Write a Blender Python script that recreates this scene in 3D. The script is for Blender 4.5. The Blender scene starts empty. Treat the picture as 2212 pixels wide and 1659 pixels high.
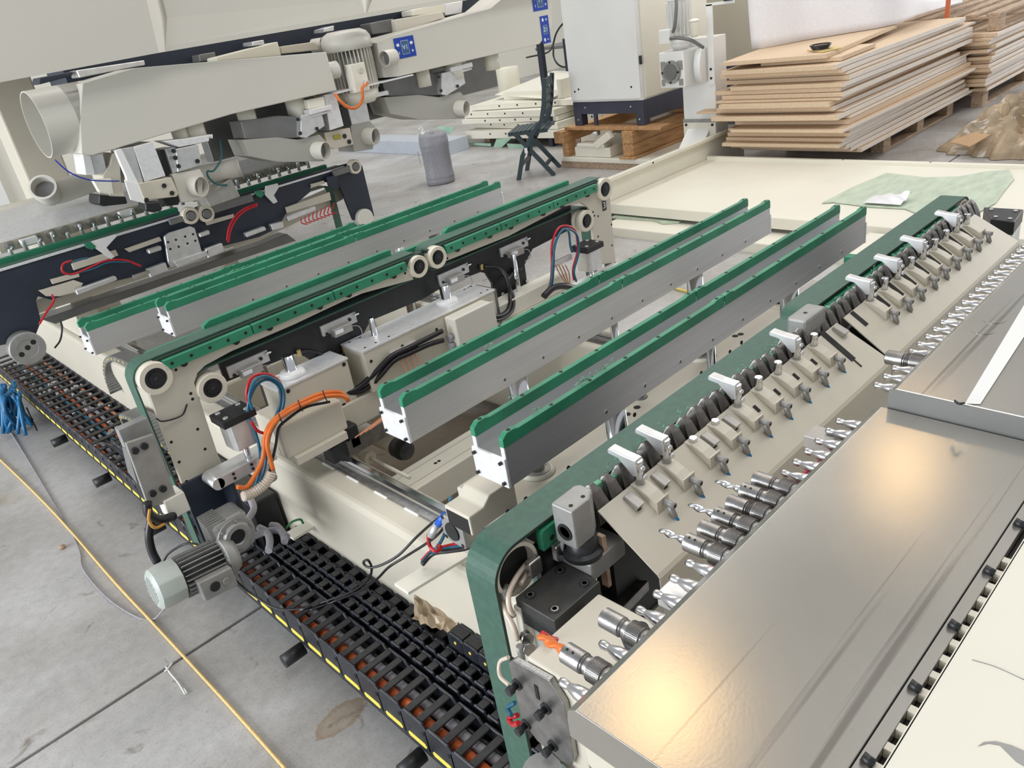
import bpy, math, random
from mathutils import Vector, Matrix
random.seed(7)
scene = bpy.context.scene
COL = scene.collection
# ---------------- camera (phone at eye height, tilted), fitted to the hall's own axes -------------
RC = ((0.70390939, -0.69393257, -0.15155576), (-0.41038898, -0.22318372, -0.88417753), (0.57973481, 0.68457769, -0.4418834))
FPX = 1692.75
EYE = Vector((0, 0, 1.62))
cam = bpy.data.cameras.new('camera'); co = bpy.data.objects.new('camera', cam); COL.objects.link(co)
r0, r1, r2 = [Vector(r) for r in RC]
mw = Matrix((( r0.x, -r1.x, -r2.x), (r0.y, -r1.y, -r2.y), (r0.z, -r1.z, -r2.z))).to_4x4()
mw.translation = EYE
co.matrix_world = mw
cam.sensor_width = 36; cam.lens = FPX / 2212 * 36; cam.clip_start = 0.02; cam.clip_end = 200
scene.camera = co
# ---------------- light ----------------
scene.view_settings.view_transform = 'Standard'; scene.view_settings.look = 'None'
scene.view_settings.gamma = 1; scene.view_settings.use_curve_mapping = False
scene.view_settings.exposure = 0.0
w = bpy.data.worlds.new('world'); scene.world = w; w.use_nodes = True
w.node_tree.nodes['Background'].inputs[0].default_value = (0.93, 0.96, 1, 1)
w.node_tree.nodes['Background'].inputs[1].default_value = 0.50
def area(name, loc, aim, sx, sy, power, col):
    l = bpy.data.lights.new(name, 'AREA'); l.shape = 'RECTANGLE'; l.size = sx; l.size_y = sy; l.energy = power; l.color = col
    o = bpy.data.objects.new(name, l); COL.objects.link(o); o.location = loc
    o.rotation_euler = (Vector(aim) - Vector(loc)).to_track_quat('-Z', 'Y').to_euler(); return o
area('door_daylight', (-7, 3.5, 2.3), (3, 3, 0.6), 7, 4.2, 860, (0.90, 0.95, 1))
area('roof_light_near', (3.5, 0, 6.5), (3.5, 1, 0), 9, 1.6, 175, (1, 0.985, 0.96))
area('roof_light_far', (7, 6, 6.5), (7, 6, 0), 10, 1.6, 330, (1, 0.985, 0.96))
area('hall_door_right', (15.5, 0.5, 2.4), (6, 3, 0.5), 5, 4, 420, (1, 0.98, 0.95))
for i, (x, y) in enumerate(((2.97, 2.50), (6.61, 2.35))):     # sodium hall lamps mirrored in the steel table
    area('warm_lamp', (x, y, 5.0), (x, y, 0), 0.65, 0.5, 10, (1, 0.66, 0.30))
# ---------------- pixel + known plane -> hall coordinates (measured from the fitted camera) -----------
def ray(px, py):
    a, b = (px - 1106) / FPX, (py - 829.5) / FPX
    return r0 * a + r1 * b + r2
def Z(px, py, z=0.): r = ray(px, py); return EYE + r * ((z - EYE.z) / r.z)
def Y(px, py, y): r = ray(px, py); return EYE + r * (y / r.y)
def X(px, py, x): r = ray(px, py); return EYE + r * (x / r.x)
# ---------------- materials ----------------
def mat(name, col, rough=0.5, metal=0.0, var=0.06, scale=6, bump=0.0, bscale=60, stretch=None, spec=None, col2=None, coat=0, alpha=None, trans=0):
    m = bpy.data.materials.new(name); m.use_nodes = True; nt = m.node_tree; b = nt.nodes['Principled BSDF']
    b.inputs['Roughness'].default_value = rough; b.inputs['Metallic'].default_value = metal
    if spec is not None: b.inputs['Specular IOR Level'].default_value = spec
    if coat: b.inputs['Coat Weight'].default_value = coat
    if trans: b.inputs['Transmission Weight'].default_value = trans
    if alpha is not None: b.inputs['Alpha'].default_value = alpha
    tc = nt.nodes.new('ShaderNodeTexCoord'); mp = nt.nodes.new('ShaderNodeMapping')
    nt.links.new(tc.outputs['Object'], mp.inputs[0])
    if stretch: mp.inputs['Scale'].default_value = stretch
    n = nt.nodes.new('ShaderNodeTexNoise'); n.inputs['Scale'].default_value = scale; n.inputs['Detail'].default_value = 5
    nt.links.new(mp.outputs[0], n.inputs['Vector'])
    cr = nt.nodes.new('ShaderNodeValToRGB'); cr.color_ramp.elements[0].position = 0.32; cr.color_ramp.elements[1].position = 0.68
    a = col2 if col2 else tuple(c * (1 - var) for c in col)
    cr.color_ramp.elements[0].color = (*a, 1); cr.color_ramp.elements[1].color = (*[min(1, c * (1 + var * .5)) for c in col], 1)
    nt.links.new(n.outputs['Fac'], cr.inputs[0]); nt.links.new(cr.outputs[0], b.inputs['Base Color'])
    if bump:
        n2 = nt.nodes.new('ShaderNodeTexNoise'); n2.inputs['Scale'].default_value = bscale; n2.inputs['Detail'].default_value = 3
        nt.links.new(mp.outputs[0], n2.inputs['Vector'])
        bp = nt.nodes.new('ShaderNodeBump'); bp.inputs['Strength'].default_value = bump; bp.inputs['Distance'].default_value = 0.002
        nt.links.new(n2.outputs['Fac'], bp.inputs['Height']); nt.links.new(bp.outputs[0], b.inputs['Normal'])
    m.diffuse_color = (*col, 1)
    return m
CREAM = mat('cream_paint', (0.62, 0.575, 0.475), 0.42, var=0.04, scale=3, bump=0.10, bscale=300)
CREAML = mat('light_cream_paint', (0.80, 0.77, 0.66), 0.40, var=0.03, scale=3, bump=0.05, bscale=300)
HOOD = mat('warm_grey_paint', (0.66, 0.635, 0.565), 0.40, var=0.03, scale=2, bump=0.06, bscale=400)
WHITE = mat('white_paint', (0.86, 0.86, 0.84), 0.35, var=0.03, scale=3)
GREEN = mat('green_plastic', (0.030, 0.245, 0.130), 0.45, var=0.25, scale=9, bump=0.25, bscale=120)
GREENL = mat('pale_green_plastic', (0.16, 0.45, 0.27), 0.5, var=0.25, scale=60, bump=0.4, bscale=200)
BELT = mat('dark_green_belt', (0.045, 0.115, 0.082), 0.50, var=0.16, scale=70, bump=0.2, bscale=500)
BELTE = mat('belt_edge_rubber', (0.020, 0.040, 0.030), 0.6, var=0.1)
ALU = mat('brushed_aluminium', (0.68, 0.68, 0.69), 0.46, 0.80, var=0.07, scale=10, stretch=(0.2, 2, 9), bump=0.03, bscale=80)
ALUS = mat('milled_aluminium', (0.74, 0.74, 0.74), 0.42, 0.75, var=0.10, scale=30)
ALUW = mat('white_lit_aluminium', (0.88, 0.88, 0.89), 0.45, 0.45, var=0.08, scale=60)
CHROME = mat('chromed_steel', (0.74, 0.75, 0.77), 0.12, 1.0, var=0.02)
STEEL = mat('worn_steel', (0.36, 0.35, 0.34), 0.33, 0.95, var=0.25, scale=50, bump=0.15, bscale=200)
DSTEEL = mat('dark_forged_steel', (0.20, 0.185, 0.175), 0.42, 0.7, var=0.45, scale=40, bump=0.4, bscale=150)
HEADM = mat('black_oxide_plate', (0.055, 0.055, 0.052), 0.45, 0.3, var=0.2, scale=30, bump=0.15, bscale=300)
HOODD = mat('grey_sheet_duct', (0.40, 0.39, 0.35), 0.42, var=0.04, scale=3)
SPIN = mat('satin_spindle_steel', (0.66, 0.65, 0.65), 0.24, 1.0, var=0.05)
GREYM = mat('grey_cast_metal', (0.34, 0.335, 0.32), 0.5, 0.4, var=0.12, scale=30, bump=0.2, bscale=150)
BLACK = mat('black_plastic', (0.016, 0.017, 0.019), 0.42, var=0.3, scale=30, bump=0.1, bscale=200)
BLUEB = mat('blue_black_paint', (0.022, 0.030, 0.048), 0.45, var=0.2, scale=6, bump=0.08, bscale=200)
HOLE = mat('dark_hole', (0.010, 0.009, 0.008), 0.7, var=0.1)
CHAIN = mat('chain_plastic', (0.022, 0.024, 0.032), 0.40, var=0.45, scale=25, bump=0.2, bscale=90)
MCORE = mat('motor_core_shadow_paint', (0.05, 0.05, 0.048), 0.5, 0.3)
CHAINB = mat('chain_crossbar_plastic', (0.030, 0.030, 0.031), 0.55, var=0.35, scale=40, bump=0.3, bscale=400)
YELLOW = mat('yellow_plastic', (0.86, 0.68, 0.10), 0.5, var=0.08, scale=30)
ORANGE = mat('orange_cable', (0.72, 0.165, 0.022), 0.42, var=0.12, scale=40)
DORANGE = mat('oily_orange_cable', (0.52, 0.11, 0.03), 0.45, var=0.35, scale=40)
RED = mat('red_tube', (0.50, 0.012, 0.02), 0.3, var=0.1)
BLUE = mat('blue_tube', (0.015, 0.12, 0.20), 0.3, var=0.1)
GREY = mat('grey_cable', (0.34, 0.33, 0.36), 0.5, var=0.15, scale=50)
CLEAR = mat('cream_hose', (0.66, 0.56, 0.46), 0.3, var=0.12, scale=60)
BLACKC = mat('black_cable', (0.012, 0.012, 0.014), 0.32, var=0.2)
COPPER = mat('copper_tube', (0.60, 0.26, 0.14), 0.4, 0.1, var=0.1)
BRASS = mat('brass', (0.60, 0.48, 0.22), 0.3, 0.9, var=0.1)
MDF = mat('mdf_board', (0.66, 0.50, 0.345), 0.75, var=0.09, scale=60, bump=0.15, bscale=200)
MDFL = mat('laminated_board', (0.72, 0.655, 0.59), 0.55, var=0.06, scale=10)
WOOD = mat('raw_timber', (0.52, 0.29, 0.13), 0.7, var=0.3, scale=5, stretch=(1, 8, 8), bump=0.3, bscale=40)
PALLET = mat('pallet_wood', (0.46, 0.33, 0.23), 0.8, var=0.3, scale=8, stretch=(1, 6, 6), bump=0.3, bscale=40)
PLATE = mat('machined_table_plate', (0.52, 0.495, 0.445), 0.22, 0.80, var=0.14, scale=2.2, bump=0.02, bscale=300)
CHAIRM = mat('dark_green_chair_plastic', (0.028, 0.050, 0.060), 0.36, var=0.1)
CAN = mat('grey_canister_plastic', (0.30, 0.30, 0.33), 0.5, var=0.08, scale=40, bump=0.2, bscale=200)
FOAM = mat('white_foam', (0.86, 0.85, 0.88), 0.85, var=0.04, scale=60, bump=0.5, bscale=140)
FILM = mat('green_protective_film', (0.52, 0.60, 0.47), 0.45, var=0.16, scale=6, stretch=(1, 3, 1), bump=0.3, bscale=40)
LABELB = mat('blue_label', (0.012, 0.055, 0.40), 0.3, var=0.05)
LABELC = mat('slate_blue_label', (0.045, 0.13, 0.28), 0.3, var=0.05)
INK = mat('white_print', (0.85, 0.87, 0.90), 0.4, var=0.02)
IVORY = mat('ivory_plastic_pulley', (0.74, 0.68, 0.56), 0.38, var=0.06, scale=20)
CLIGHT = mat('clip_tip_blue', (0.01, 0.16, 0.36), 0.35, var=0.1)
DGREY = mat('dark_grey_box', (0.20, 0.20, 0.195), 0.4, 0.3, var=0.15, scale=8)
SENS = mat('sensor_body_metal', (0.42, 0.40, 0.37), 0.45, 0.5, var=0.12, scale=30)
NAVY = mat('navy_plinth_paint', (0.045, 0.048, 0.075), 0.5, var=0.15)
BLUEFILM = mat('blue_plastic_film', (0.02, 0.17, 0.38), 0.3, var=0.4, scale=10)
TARP = mat('brown_translucent_plastic', (0.42, 0.32, 0.21), 0.3, var=0.35, scale=7, bump=0.5, bscale=20, coat=0.3)
CARD = mat('cardboard', (0.46, 0.30, 0.17), 0.8, var=0.1)
# ---------------- mesh builder ----------------
class M:
    def __init__(s): s.v = []; s.f = []; s.sm = []
    def add(s, vs, fs, smooth=False):
        n = len(s.v); s.v += [Vector(v) for v in vs]
        for f in fs: s.f.append(tuple(i + n for i in f)); s.sm.append(smooth)
        return s
    def box(s, x0, x1, y0, y1, z0, z1):
        vs = [(x, y, z) for z in (z0, z1) for y in (y0, y1) for x in (x0, x1)]
        return s.add(vs, [(0, 2, 3, 1), (4, 5, 7, 6), (0, 1, 5, 4), (2, 6, 7, 3), (0, 4, 6, 2), (1, 3, 7, 5)])
    def obox(s, c, ax, ay, az):       # centre and three half-axis vectors
        c, ax, ay, az = map(Vector, (c, ax, ay, az))
        vs = [c + ax * i + ay * j + az * k for k in (-1, 1) for j in (-1, 1) for i in (-1, 1)]
        return s.add(vs, [(0, 2, 3, 1), (4, 5, 7, 6), (0, 1, 5, 4), (2, 6, 7, 3), (0, 4, 6, 2), (1, 3, 7, 5)])
    def prism(s, pts, off):
        pts = [Vector(p) for p in pts]; off = Vector(off); n = len(pts)
        vs = pts + [p + off for p in pts]
        fs = [tuple(range(n))[::-1], tuple(range(n, 2 * n))] + [(i, (i + 1) % n, n + (i + 1) % n, n + i) for i in range(n)]
        return s.add(vs, fs)
    def frame(s, d):
        d = Vector(d).normalized(); u = d.cross(Vector((0, 0, 1)))
        if u.length < 1e-3: u = Vector((1, 0, 0))
        u.normalize(); return u, d.cross(u)
    def lathe(s, p0, d, prof, n=20, capa=True, capb=True):    # prof: (distance along d, radius)
        p0 = Vector(p0); d = Vector(d).normalized(); u, w_ = s.frame(d)
        rows = [prof[0]]; cuts = set()
        for i in range(1, len(prof)):        # split the ring where the profile turns sharply, so edges stay crisp
            rows.append(prof[i])
            if i < len(prof) - 1:
                a1 = math.atan2(prof[i][1] - prof[i - 1][1], prof[i][0] - prof[i - 1][0]); a2 = math.atan2(prof[i + 1][1] - prof[i][1], prof[i + 1][0] - prof[i][0])
                da = abs((a2 - a1 + math.pi) % (2 * math.pi) - math.pi)
                if da > 0.6: cuts.add(len(rows) - 1); rows.append(prof[i])
        vs = []; fs = []
        for t, r in rows:
            for i in range(n):
                a = 2 * math.pi * i / n; vs.append(p0 + d * t + (u * math.cos(a) + w_ * math.sin(a)) * r)
        for k in range(len(rows) - 1):
            if k in cuts: continue
            for i in range(n):
                j = (i + 1) % n; fs.append((k * n + i, k * n + j, (k + 1) * n + j, (k + 1) * n + i))
        prof = rows
        s.add(vs, fs, True)
        base = len(s.v) - len(vs)
        if capa: s.f.append(tuple(base + i for i in range(n))[::-1]); s.sm.append(False)
        if capb: s.f.append(tuple(base + (len(prof) - 1) * n + i for i in range(n))); s.sm.append(False)
        return s
    def cyl(s, p0, p1, r, r1=None, n=20):
        d = Vector(p1) - Vector(p0); return s.lathe(p0, d, [(0, r), (d.length, r if r1 is None else r1)], n)
    def pipe(s, p0, p1, ro, ri, n=28):   # open-ended tube with wall
        d = Vector(p1) - Vector(p0); L = d.length
        return s.lathe(p0, d, [(0, ri), (0, ro), (L, ro), (L, ri), (0, ri)], n, False, False)
    def tube(s, pts, r, n=8, sub=6, cap=True):
        pts = [Vector(p) for p in pts]
        if sub > 1 and len(pts) > 2:
            q = [pts[0] * 2 - pts[1]] + pts + [pts[-1] * 2 - pts[-2]]; out = []
            for i in range(1, len(q) - 2):
                for k in range(sub):
                    t = k / sub; a, b, c, d = q[i - 1:i + 3]
                    out.append(0.5 * ((2 * b) + (c - a) * t + (2 * a - 5 * b + 4 * c - d) * t * t + (-a + 3 * b - 3 * c + d) * t ** 3))
            out.append(pts[-1]); pts = out
        vs = []; fs = []; u = None
        for i, p in enumerate(pts):
            d = (pts[min(i + 1, len(pts) - 1)] - pts[max(i - 1, 0)]).normalized()
            if u is None: u, _ = s.frame(d)
            u = (u - d * u.dot(d)); u = u.normalized() if u.length > 1e-6 else s.frame(d)[0]
            w_ = d.cross(u)
            for k in range(n):
                a = 2 * math.pi * k / n; vs.append(p + (u * math.cos(a) + w_ * math.sin(a)) * r)
        for i in range(len(pts) - 1):
            for k in range(n):
                j = (k + 1) % n; fs.append((i * n + k, i * n + j, (i + 1) * n + j, (i + 1) * n + k))
        s.add(vs, fs, True)
        if cap:
            b = len(s.v) - len(vs); s.f.append(tuple(b + i for i in range(n))[::-1]); s.f.append(tuple(b + len(vs) - n + i for i in range(n))); s.sm += [False, False]
        return s
    def grid(s, fn, nu, nv, smooth=True, thick=None):
        vs = [fn(i / nu, j / nv) for j in range(nv + 1) for i in range(nu + 1)]
        fs = [(j * (nu + 1) + i, j * (nu + 1) + i + 1, (j + 1) * (nu + 1) + i + 1, (j + 1) * (nu + 1) + i) for j in range(nv) for i in range(nu)]
        return s.add(vs, fs, smooth)
    def build(s, name, m, parent=None, bevel=0, seg=2, origin=None, label=None, cat=None, group=None, kind=None, solid=0):
        me = bpy.data.meshes.new(name)
        if parent is None:
            if origin is None:
                xs = [v.x for v in s.v]; ys = [v.y for v in s.v]; zs = [v.z for v in s.v]
                origin = Vector(((min(xs) + max(xs)) / 2, (min(ys) + max(ys)) / 2, min(zs)))
            origin = Vector(origin)
        else: origin = Vector(parent.get('o', (0, 0, 0)))
        me.from_pydata([v - origin for v in s.v], [], s.f)
        for p, k in zip(me.polygons, s.sm): p.use_smooth = k
        me.materials.append(m)
        o = bpy.data.objects.new(name, me); COL.objects.link(o)
        if parent is None: o.location = origin
        else: o.parent = parent
        o['o'] = tuple(origin)
        if bevel:
            b = o.modifiers.new('bevel', 'BEVEL'); b.width = bevel; b.segments = seg; b.limit_method = 'ANGLE'; b.angle_limit = 0.6
            b.harden_normals = False
        if solid:
            b = o.modifiers.new('solid', 'SOLIDIFY'); b.thickness = solid
        if label: o['label'] = label
        if cat: o['category'] = cat
        if group: o['group'] = group
        if kind: o['kind'] = kind
        return o
def thing(name, label, cat, loc=(0, 0, 0), group=None, kind=None):
    o = bpy.data.objects.new(name, None); COL.objects.link(o); o.location = loc; o['o'] = tuple(loc)
    o.empty_display_size = 0.05
    if label: o['label'] = label
    if cat: o['category'] = cat
    if group: o['group'] = group
    if kind: o['kind'] = kind
    return o
def inst(src, parent, loc=None, rot=None, name=None):   # linked copy of a part under a parent, moved by loc
    c = src.copy(); COL.objects.link(c); c.parent = parent
    if loc is not None: c.location = Vector(loc)
    if rot is not None: c.rotation_euler = rot
    if name: c.name = name
    for ch in src.children:
        d = ch.copy(); COL.objects.link(d); d.parent = c
    return c
def kids(o): return [c for c in bpy.data.objects if c.parent == o]
def text(body, size, c, right, up, m, parent, name='lettering', ext=0.0004, align='CENTER'):
    cu = bpy.data.curves.new(name, 'FONT'); cu.body = body; cu.size = size; cu.extrude = ext; cu.align_x = align; cu.align_y = 'CENTER'
    cu.materials.append(m); t = bpy.data.objects.new(name, cu); COL.objects.link(t)
    right = Vector(right).normalized(); up = Vector(up).normalized(); n = right.cross(up)
    mm = Matrix((right, up, n)).transposed().to_4x4(); mm.translation = Vector(c) - Vector(parent.get('o', (0, 0, 0)))
    bpy.context.view_layer.update(); me = bpy.data.meshes.new_from_object(t); me.name = name
    if not me.materials: me.materials.append(m)
    bpy.data.objects.remove(t); t = bpy.data.objects.new(name, me); COL.objects.link(t)
    t.parent = parent; t.matrix_local = mm; t['o'] = tuple(parent.get('o', (0, 0, 0))); return t
def bolts(parent, pts, d, r, h, m=BLACK, name='bolt', n=6):   # one part per bolt, shared mesh
    b0 = None
    for p in pts:
        if b0 is None:
            mb = M(); o = Vector(parent.get('o', (0, 0, 0)))
            mb.lathe(o, d, [(0, r), (h, r)], n)
            b0 = mb.build(name, m, parent); b0.location = Vector(p) - o
        else:
            c = b0.copy(); COL.objects.link(c); c.parent = parent; c.location = Vector(p) - Vector(parent.get('o', (0, 0, 0)))
def holes(parent, pts, d, r, name='screw_hole', m=HOLE, h=0.0006, joined=False):
    d = Vector(d).normalized(); o = Vector(parent.get('o', (0, 0, 0)))
    if joined:
        mb = M()
        for p in pts: mb.lathe(Vector(p) - d * 0.001, d, [(0, r), (0.001 + h, r)], 8)
        return mb.build(name, m, parent, kind='stuff')
    b0 = None
    for p in pts:
        if b0 is None:
            b0 = M().lathe(o - d * 0.001, d, [(0, r), (0.001 + h, r)], 12).build(name, m, parent); b0.location = Vector(p) - o
        else:
            c = b0.copy(); COL.objects.link(c); c.parent = parent; c.location = Vector(p) - o
def at(o, v): return Vector(v)
# ================= setting =================
FLOOR = bpy.data.materials.new('polished_concrete'); FLOOR.use_nodes = True
nt = FLOOR.node_tree; b = nt.nodes['Principled BSDF']; L_ = nt.links.new
tc = nt.nodes.new('ShaderNodeTexCoord')
def _noise(sc, det, vec=None, dist=0):
    n = nt.nodes.new('ShaderNodeTexNoise'); n.inputs['Scale'].default_value = sc; n.inputs['Detail'].default_value = det; n.inputs['Distortion'].default_value = dist
    L_(vec if vec else tc.outputs['Object'], n.inputs['Vector']); return n
def _ramp(fac, stops):
    r = nt.nodes.new('ShaderNodeValToRGB'); r.color_ramp.elements[0].position = stops[0][0]; r.color_ramp.elements[0].color = (*stops[0][1], 1)
    r.color_ramp.elements[1].position = stops[-1][0]; r.color_ramp.elements[1].color = (*stops[-1][1], 1)
    for p, c in stops[1:-1]: e = r.color_ramp.elements.new(p); e.color = (*c, 1)
    L_(fac, r.inputs[0]); return r
def _mix(a, b_, f=None, mode='MULTIPLY', fv=1.0):
    m = nt.nodes.new('ShaderNodeMixRGB'); m.blend_type = mode; m.inputs[0].default_value = fv
    if f is not None: L_(f, m.inputs[0])
    L_(a, m.inputs[1]); L_(b_, m.inputs[2]); return m
base = _ramp(_noise(1.6, 9, dist=0.6).outputs['Fac'], [(0.3, (0.37, 0.345, 0.32)), (0.5, (0.46, 0.445, 0.43)), (0.70, (0.58, 0.57, 0.565))])
fine = _ramp(_noise(28, 8).outputs['Fac'], [(0.25, (0.86, 0.86, 0.86)), (0.7, (1.05, 1.05, 1.05))])
spots = _ramp(_noise(9, 10, dist=1.2).outputs['Fac'], [(0.27, (0.55, 0.5, 0.45)), (0.36, (1, 1, 1))])
rust = _ramp(_noise(1.1, 6, dist=1.5).outputs['Fac'], [(0.66, (1, 1, 1)), (0.74, (0.86, 0.76, 0.62))])
m1 = _mix(base.outputs[0], fine.outputs[0]); m2 = _mix(m1.outputs[0], spots.outputs[0]); m3 = _mix(m2.outputs[0], rust.outputs[0])
# oily dirt on the slab under the machine bed
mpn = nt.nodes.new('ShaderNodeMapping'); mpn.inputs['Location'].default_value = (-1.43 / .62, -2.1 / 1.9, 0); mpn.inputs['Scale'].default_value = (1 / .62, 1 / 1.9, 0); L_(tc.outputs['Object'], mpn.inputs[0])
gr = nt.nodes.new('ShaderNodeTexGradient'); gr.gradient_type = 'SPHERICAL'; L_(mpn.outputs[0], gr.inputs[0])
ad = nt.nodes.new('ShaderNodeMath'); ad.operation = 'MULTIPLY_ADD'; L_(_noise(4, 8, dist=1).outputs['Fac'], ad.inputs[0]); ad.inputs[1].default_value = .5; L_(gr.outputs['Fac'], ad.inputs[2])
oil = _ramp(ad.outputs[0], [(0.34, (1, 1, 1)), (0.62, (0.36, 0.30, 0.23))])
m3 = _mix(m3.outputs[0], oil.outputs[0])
mp2 = nt.nodes.new('ShaderNodeMapping'); mp2.inputs['Location'].default_value = (-5.1584, -27.7817, 0); mp2.inputs['Scale'].default_value = (10.0000, 18.1818, 0); L_(tc.outputs['Object'], mp2.inputs[0])
g2 = nt.nodes.new('ShaderNodeTexGradient'); g2.gradient_type = 'SPHERICAL'; L_(mp2.outputs[0], g2.inputs[0])
a2 = nt.nodes.new('ShaderNodeMath'); a2.operation = 'MULTIPLY_ADD'; L_(_noise(22, 6, dist=1).outputs['Fac'], a2.inputs[0]); a2.inputs[1].default_value = .5; L_(g2.outputs['Fac'], a2.inputs[2])
m3 = _mix(m3.outputs[0], _ramp(a2.outputs[0], [(0.46, (1, 1, 1)), (0.54, (0.80, 0.66, 0.50)), (0.80, (0.90, 0.80, 0.68))]).outputs[0])
m3 = _mix(m3.outputs[0], _ramp(_noise(130, 4).outputs['Fac'], [(0.25, (0.80, 0.79, 0.77)), (0.5, (1, 1, 1))]).outputs[0])
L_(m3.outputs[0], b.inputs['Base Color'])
rr = _ramp(_noise(2.2, 6).outputs['Fac'], [(0.3, (0.30, 0.30, 0.30)), (0.7, (0.55, 0.55, 0.55))]); L_(rr.outputs[0], b.inputs['Roughness'])
bp = nt.nodes.new('ShaderNodeBump'); bp.inputs['Strength'].default_value = 0.12; bp.inputs['Distance'].default_value = 0.003
L_(_noise(35, 8).outputs['Fac'], bp.inputs['Height']); L_(bp.outputs[0], b.inputs['Normal'])
JOINT = mat('joint_dirt', (0.012, 0.010, 0.009), 0.9, var=0.3, scale=20)
fl = thing('floor', None, None, (0, 0, 0), kind='structure')
M().box(-9, 18, -7, 13, -0.08, -0.012).build('floor_base', JOINT, fl)
xs = [-9, -5.58, 0.93, 7.43, 13.9, 18]; ys = [-7, -4.42, 2.12, 8.66, 13]
for i in range(5):
    for j in range(4):
        g = 0.006
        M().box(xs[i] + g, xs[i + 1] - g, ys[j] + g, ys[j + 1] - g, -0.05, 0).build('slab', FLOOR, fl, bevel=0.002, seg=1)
WALLM = mat('cream_wall_paint', (0.70, 0.68, 0.60), 0.7, var=0.05, scale=0.6)
WALLW = mat('white_wall', (0.80, 0.80, 0.78), 0.7, var=0.03, scale=1)
wf = thing('wall_far', None, None, (0, 12.6, 0), kind='structure')
M().box(-9, 18, 12.6, 12.8, 0, 3.6).build('wall_surface', WALLM, wf)
M().box(2.10, 2.36, 12.45, 12.6, 0, 3.6).build('pilaster', WALLW, wf)
wr = thing('wall_right', None, None, (17.8, 0, 0), kind='structure')
M().box(17.8, 18, 4.5, 12.8, 0, 3.6).build('wall_surface', WALLW, wr)

# ================= pallets, boards, crates at the back =================
def pallet(lab, x0, y0, Lx, Ly, h=0.14, name='pallet', mt=PALLET, grp=None):
    t = thing(name, lab, 'pallet', (x0 + Lx / 2, y0 + Ly / 2, 0), grp)
    for k in range(3):
        yy = y0 + k * (Ly - 0.1) / 2
        M().box(x0, x0 + Lx, yy, yy + 0.1, 0, 0.022).build('bottom_board', mt, t, bevel=0.003)
        for i in range(3):
            xx = x0 + i * (Lx - 0.14) / 2
            M().box(xx, xx + 0.14, yy, yy + 0.1, 0.022, h - 0.044).build('block', mt, t, bevel=0.003)
    for i in range(3):
        xx = x0 + i * (Lx - 0.14) / 2
        M().box(xx, xx + 0.14, y0, y0 + Ly, h - 0.044, h - 0.022).build('stringer_board', mt, t, bevel=0.003)
    for k in range(5):
        yy = y0 + k * (Ly - 0.12) / 4
        M().box(x0, x0 + Lx, yy, yy + 0.12, h - 0.022, h).build('deck_board', mt, t, bevel=0.003)
    return t
pallet('wooden pallet under the tall stack of loose MDF boards', 6.62, 2.70, 1.50, 0.85, 0.15)
rb = random.Random(3)
ORD = ['lowest', 'second', 'third', 'fourth', 'fifth', 'sixth', 'seventh', 'eighth', 'ninth', 'tenth', 'eleventh', 'twelfth']
def ordlab(k, n, stack):
    if k == 0: return 'lowest MDF board of ' + stack
    return (ORD[k] + ' MDF board from the bottom of ' if k < 12 and k <= n // 2 else ORD[n - 1 - k].replace('lowest', 'top') + ' MDF board counted down from the top of ') + stack
def paleedge(o, m):
    o.data.materials.append(m)
    for p in o.data.polygons:
        if p.normal.y < -.9: p.material_index = 1
z = 0.152; nb = 0
hs = [0.030, 0.034, 0.036, 0.030, 0.030, 0.034, 0.028, 0.022, 0.038, 0.022, 0.036, 0.018, 0.036, 0.036, 0.018, 0.034, 0.032, 0.034, 0.034, 0.022, 0.036, 0.036]
x_off = [0.52, 0.42, 0.30, 0.22, 0.25, 0.32, 0.30, 0.12, 0.30, 0.34, 0.16, 0.30, 0.22, 0.20, 0.24, 0.28, 0.26, 0.28, 0.34, 0.34, 0.30, 0.22]
for k, h in enumerate(hs):
    x0 = 5.50 + x_off[k] + rb.uniform(-.02, .02); dx = rb.uniform(-.12, .12)
    y0 = 2.62 + rb.uniform(-.035, .035) + (0.06 if k > 11 else 0); wy = 0.98 + rb.uniform(-.09, .06)
    if k == 11: wy = 1.25
    a = rb.uniform(-.02, .02)
    o = M().box(0, 2.45 + dx, 0, wy, 0, h - 0.003).build('mdf_board', MDF, None, bevel=0.0015, seg=1, origin=(0, 0, 0),
        label=ordlab(k, len(hs), 'the tall loose stack'), cat='board', group='MDF boards in the tall loose stack')
    o.location = (x0, y0, z); o.rotation_euler = (0, 0, a); paleedge(o, MDF if k in (8, 13) else MDFL)
    z += h
ztop = z
o = M().box(0, 0.62, 0, 0.62, 0, 0.030).build('mdf_offcut', MDF, None, bevel=0.0015, seg=1, origin=(0, 0, 0), label='short MDF offcut right on top of the tall loose stack, under the leaning one', cat='board'); o.location = (5.86, 2.72, ztop + .001); o.rotation_euler = (0, 0, .04)
o = M().box(0, 1.6, 0, 0.80, 0, 0.030).build('mdf_offcut', MDF, None, bevel=0.0015, seg=1, origin=(0, 0, 0), label='topmost MDF board of the tall stack, with the bagged cable lying on it', cat='board'); o.location = (5.80, 2.80, ztop + .032); o.rotation_euler = (0, 0, .10)
zt = ztop + 0.064
bag = thing('bagged_cable', 'clear bag with coiled grey cable lying on top of the tall MDF stack', 'cable', (5.98, 2.95, zt))
M().prism([(5.86, 2.86, zt), (6.02, 2.80, zt), (6.16, 2.92, zt), (6.02, 3.06, zt)], (0, 0, .008)).build('paper_card', mat('yellow_card', (.65, .5, .2), .6), bag)
for k in range(3):
    pts = [(5.99 + (.06 + .01 * k) * math.cos(a), 2.94 + (.055 + .008 * k) * math.sin(a), zt + .016 + .012 * k) for a in [i * math.pi / 5 for i in range(11)]]
    M().tube(pts, .006, 6, 3).build('cable_coil', BLACKC, bag)
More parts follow.
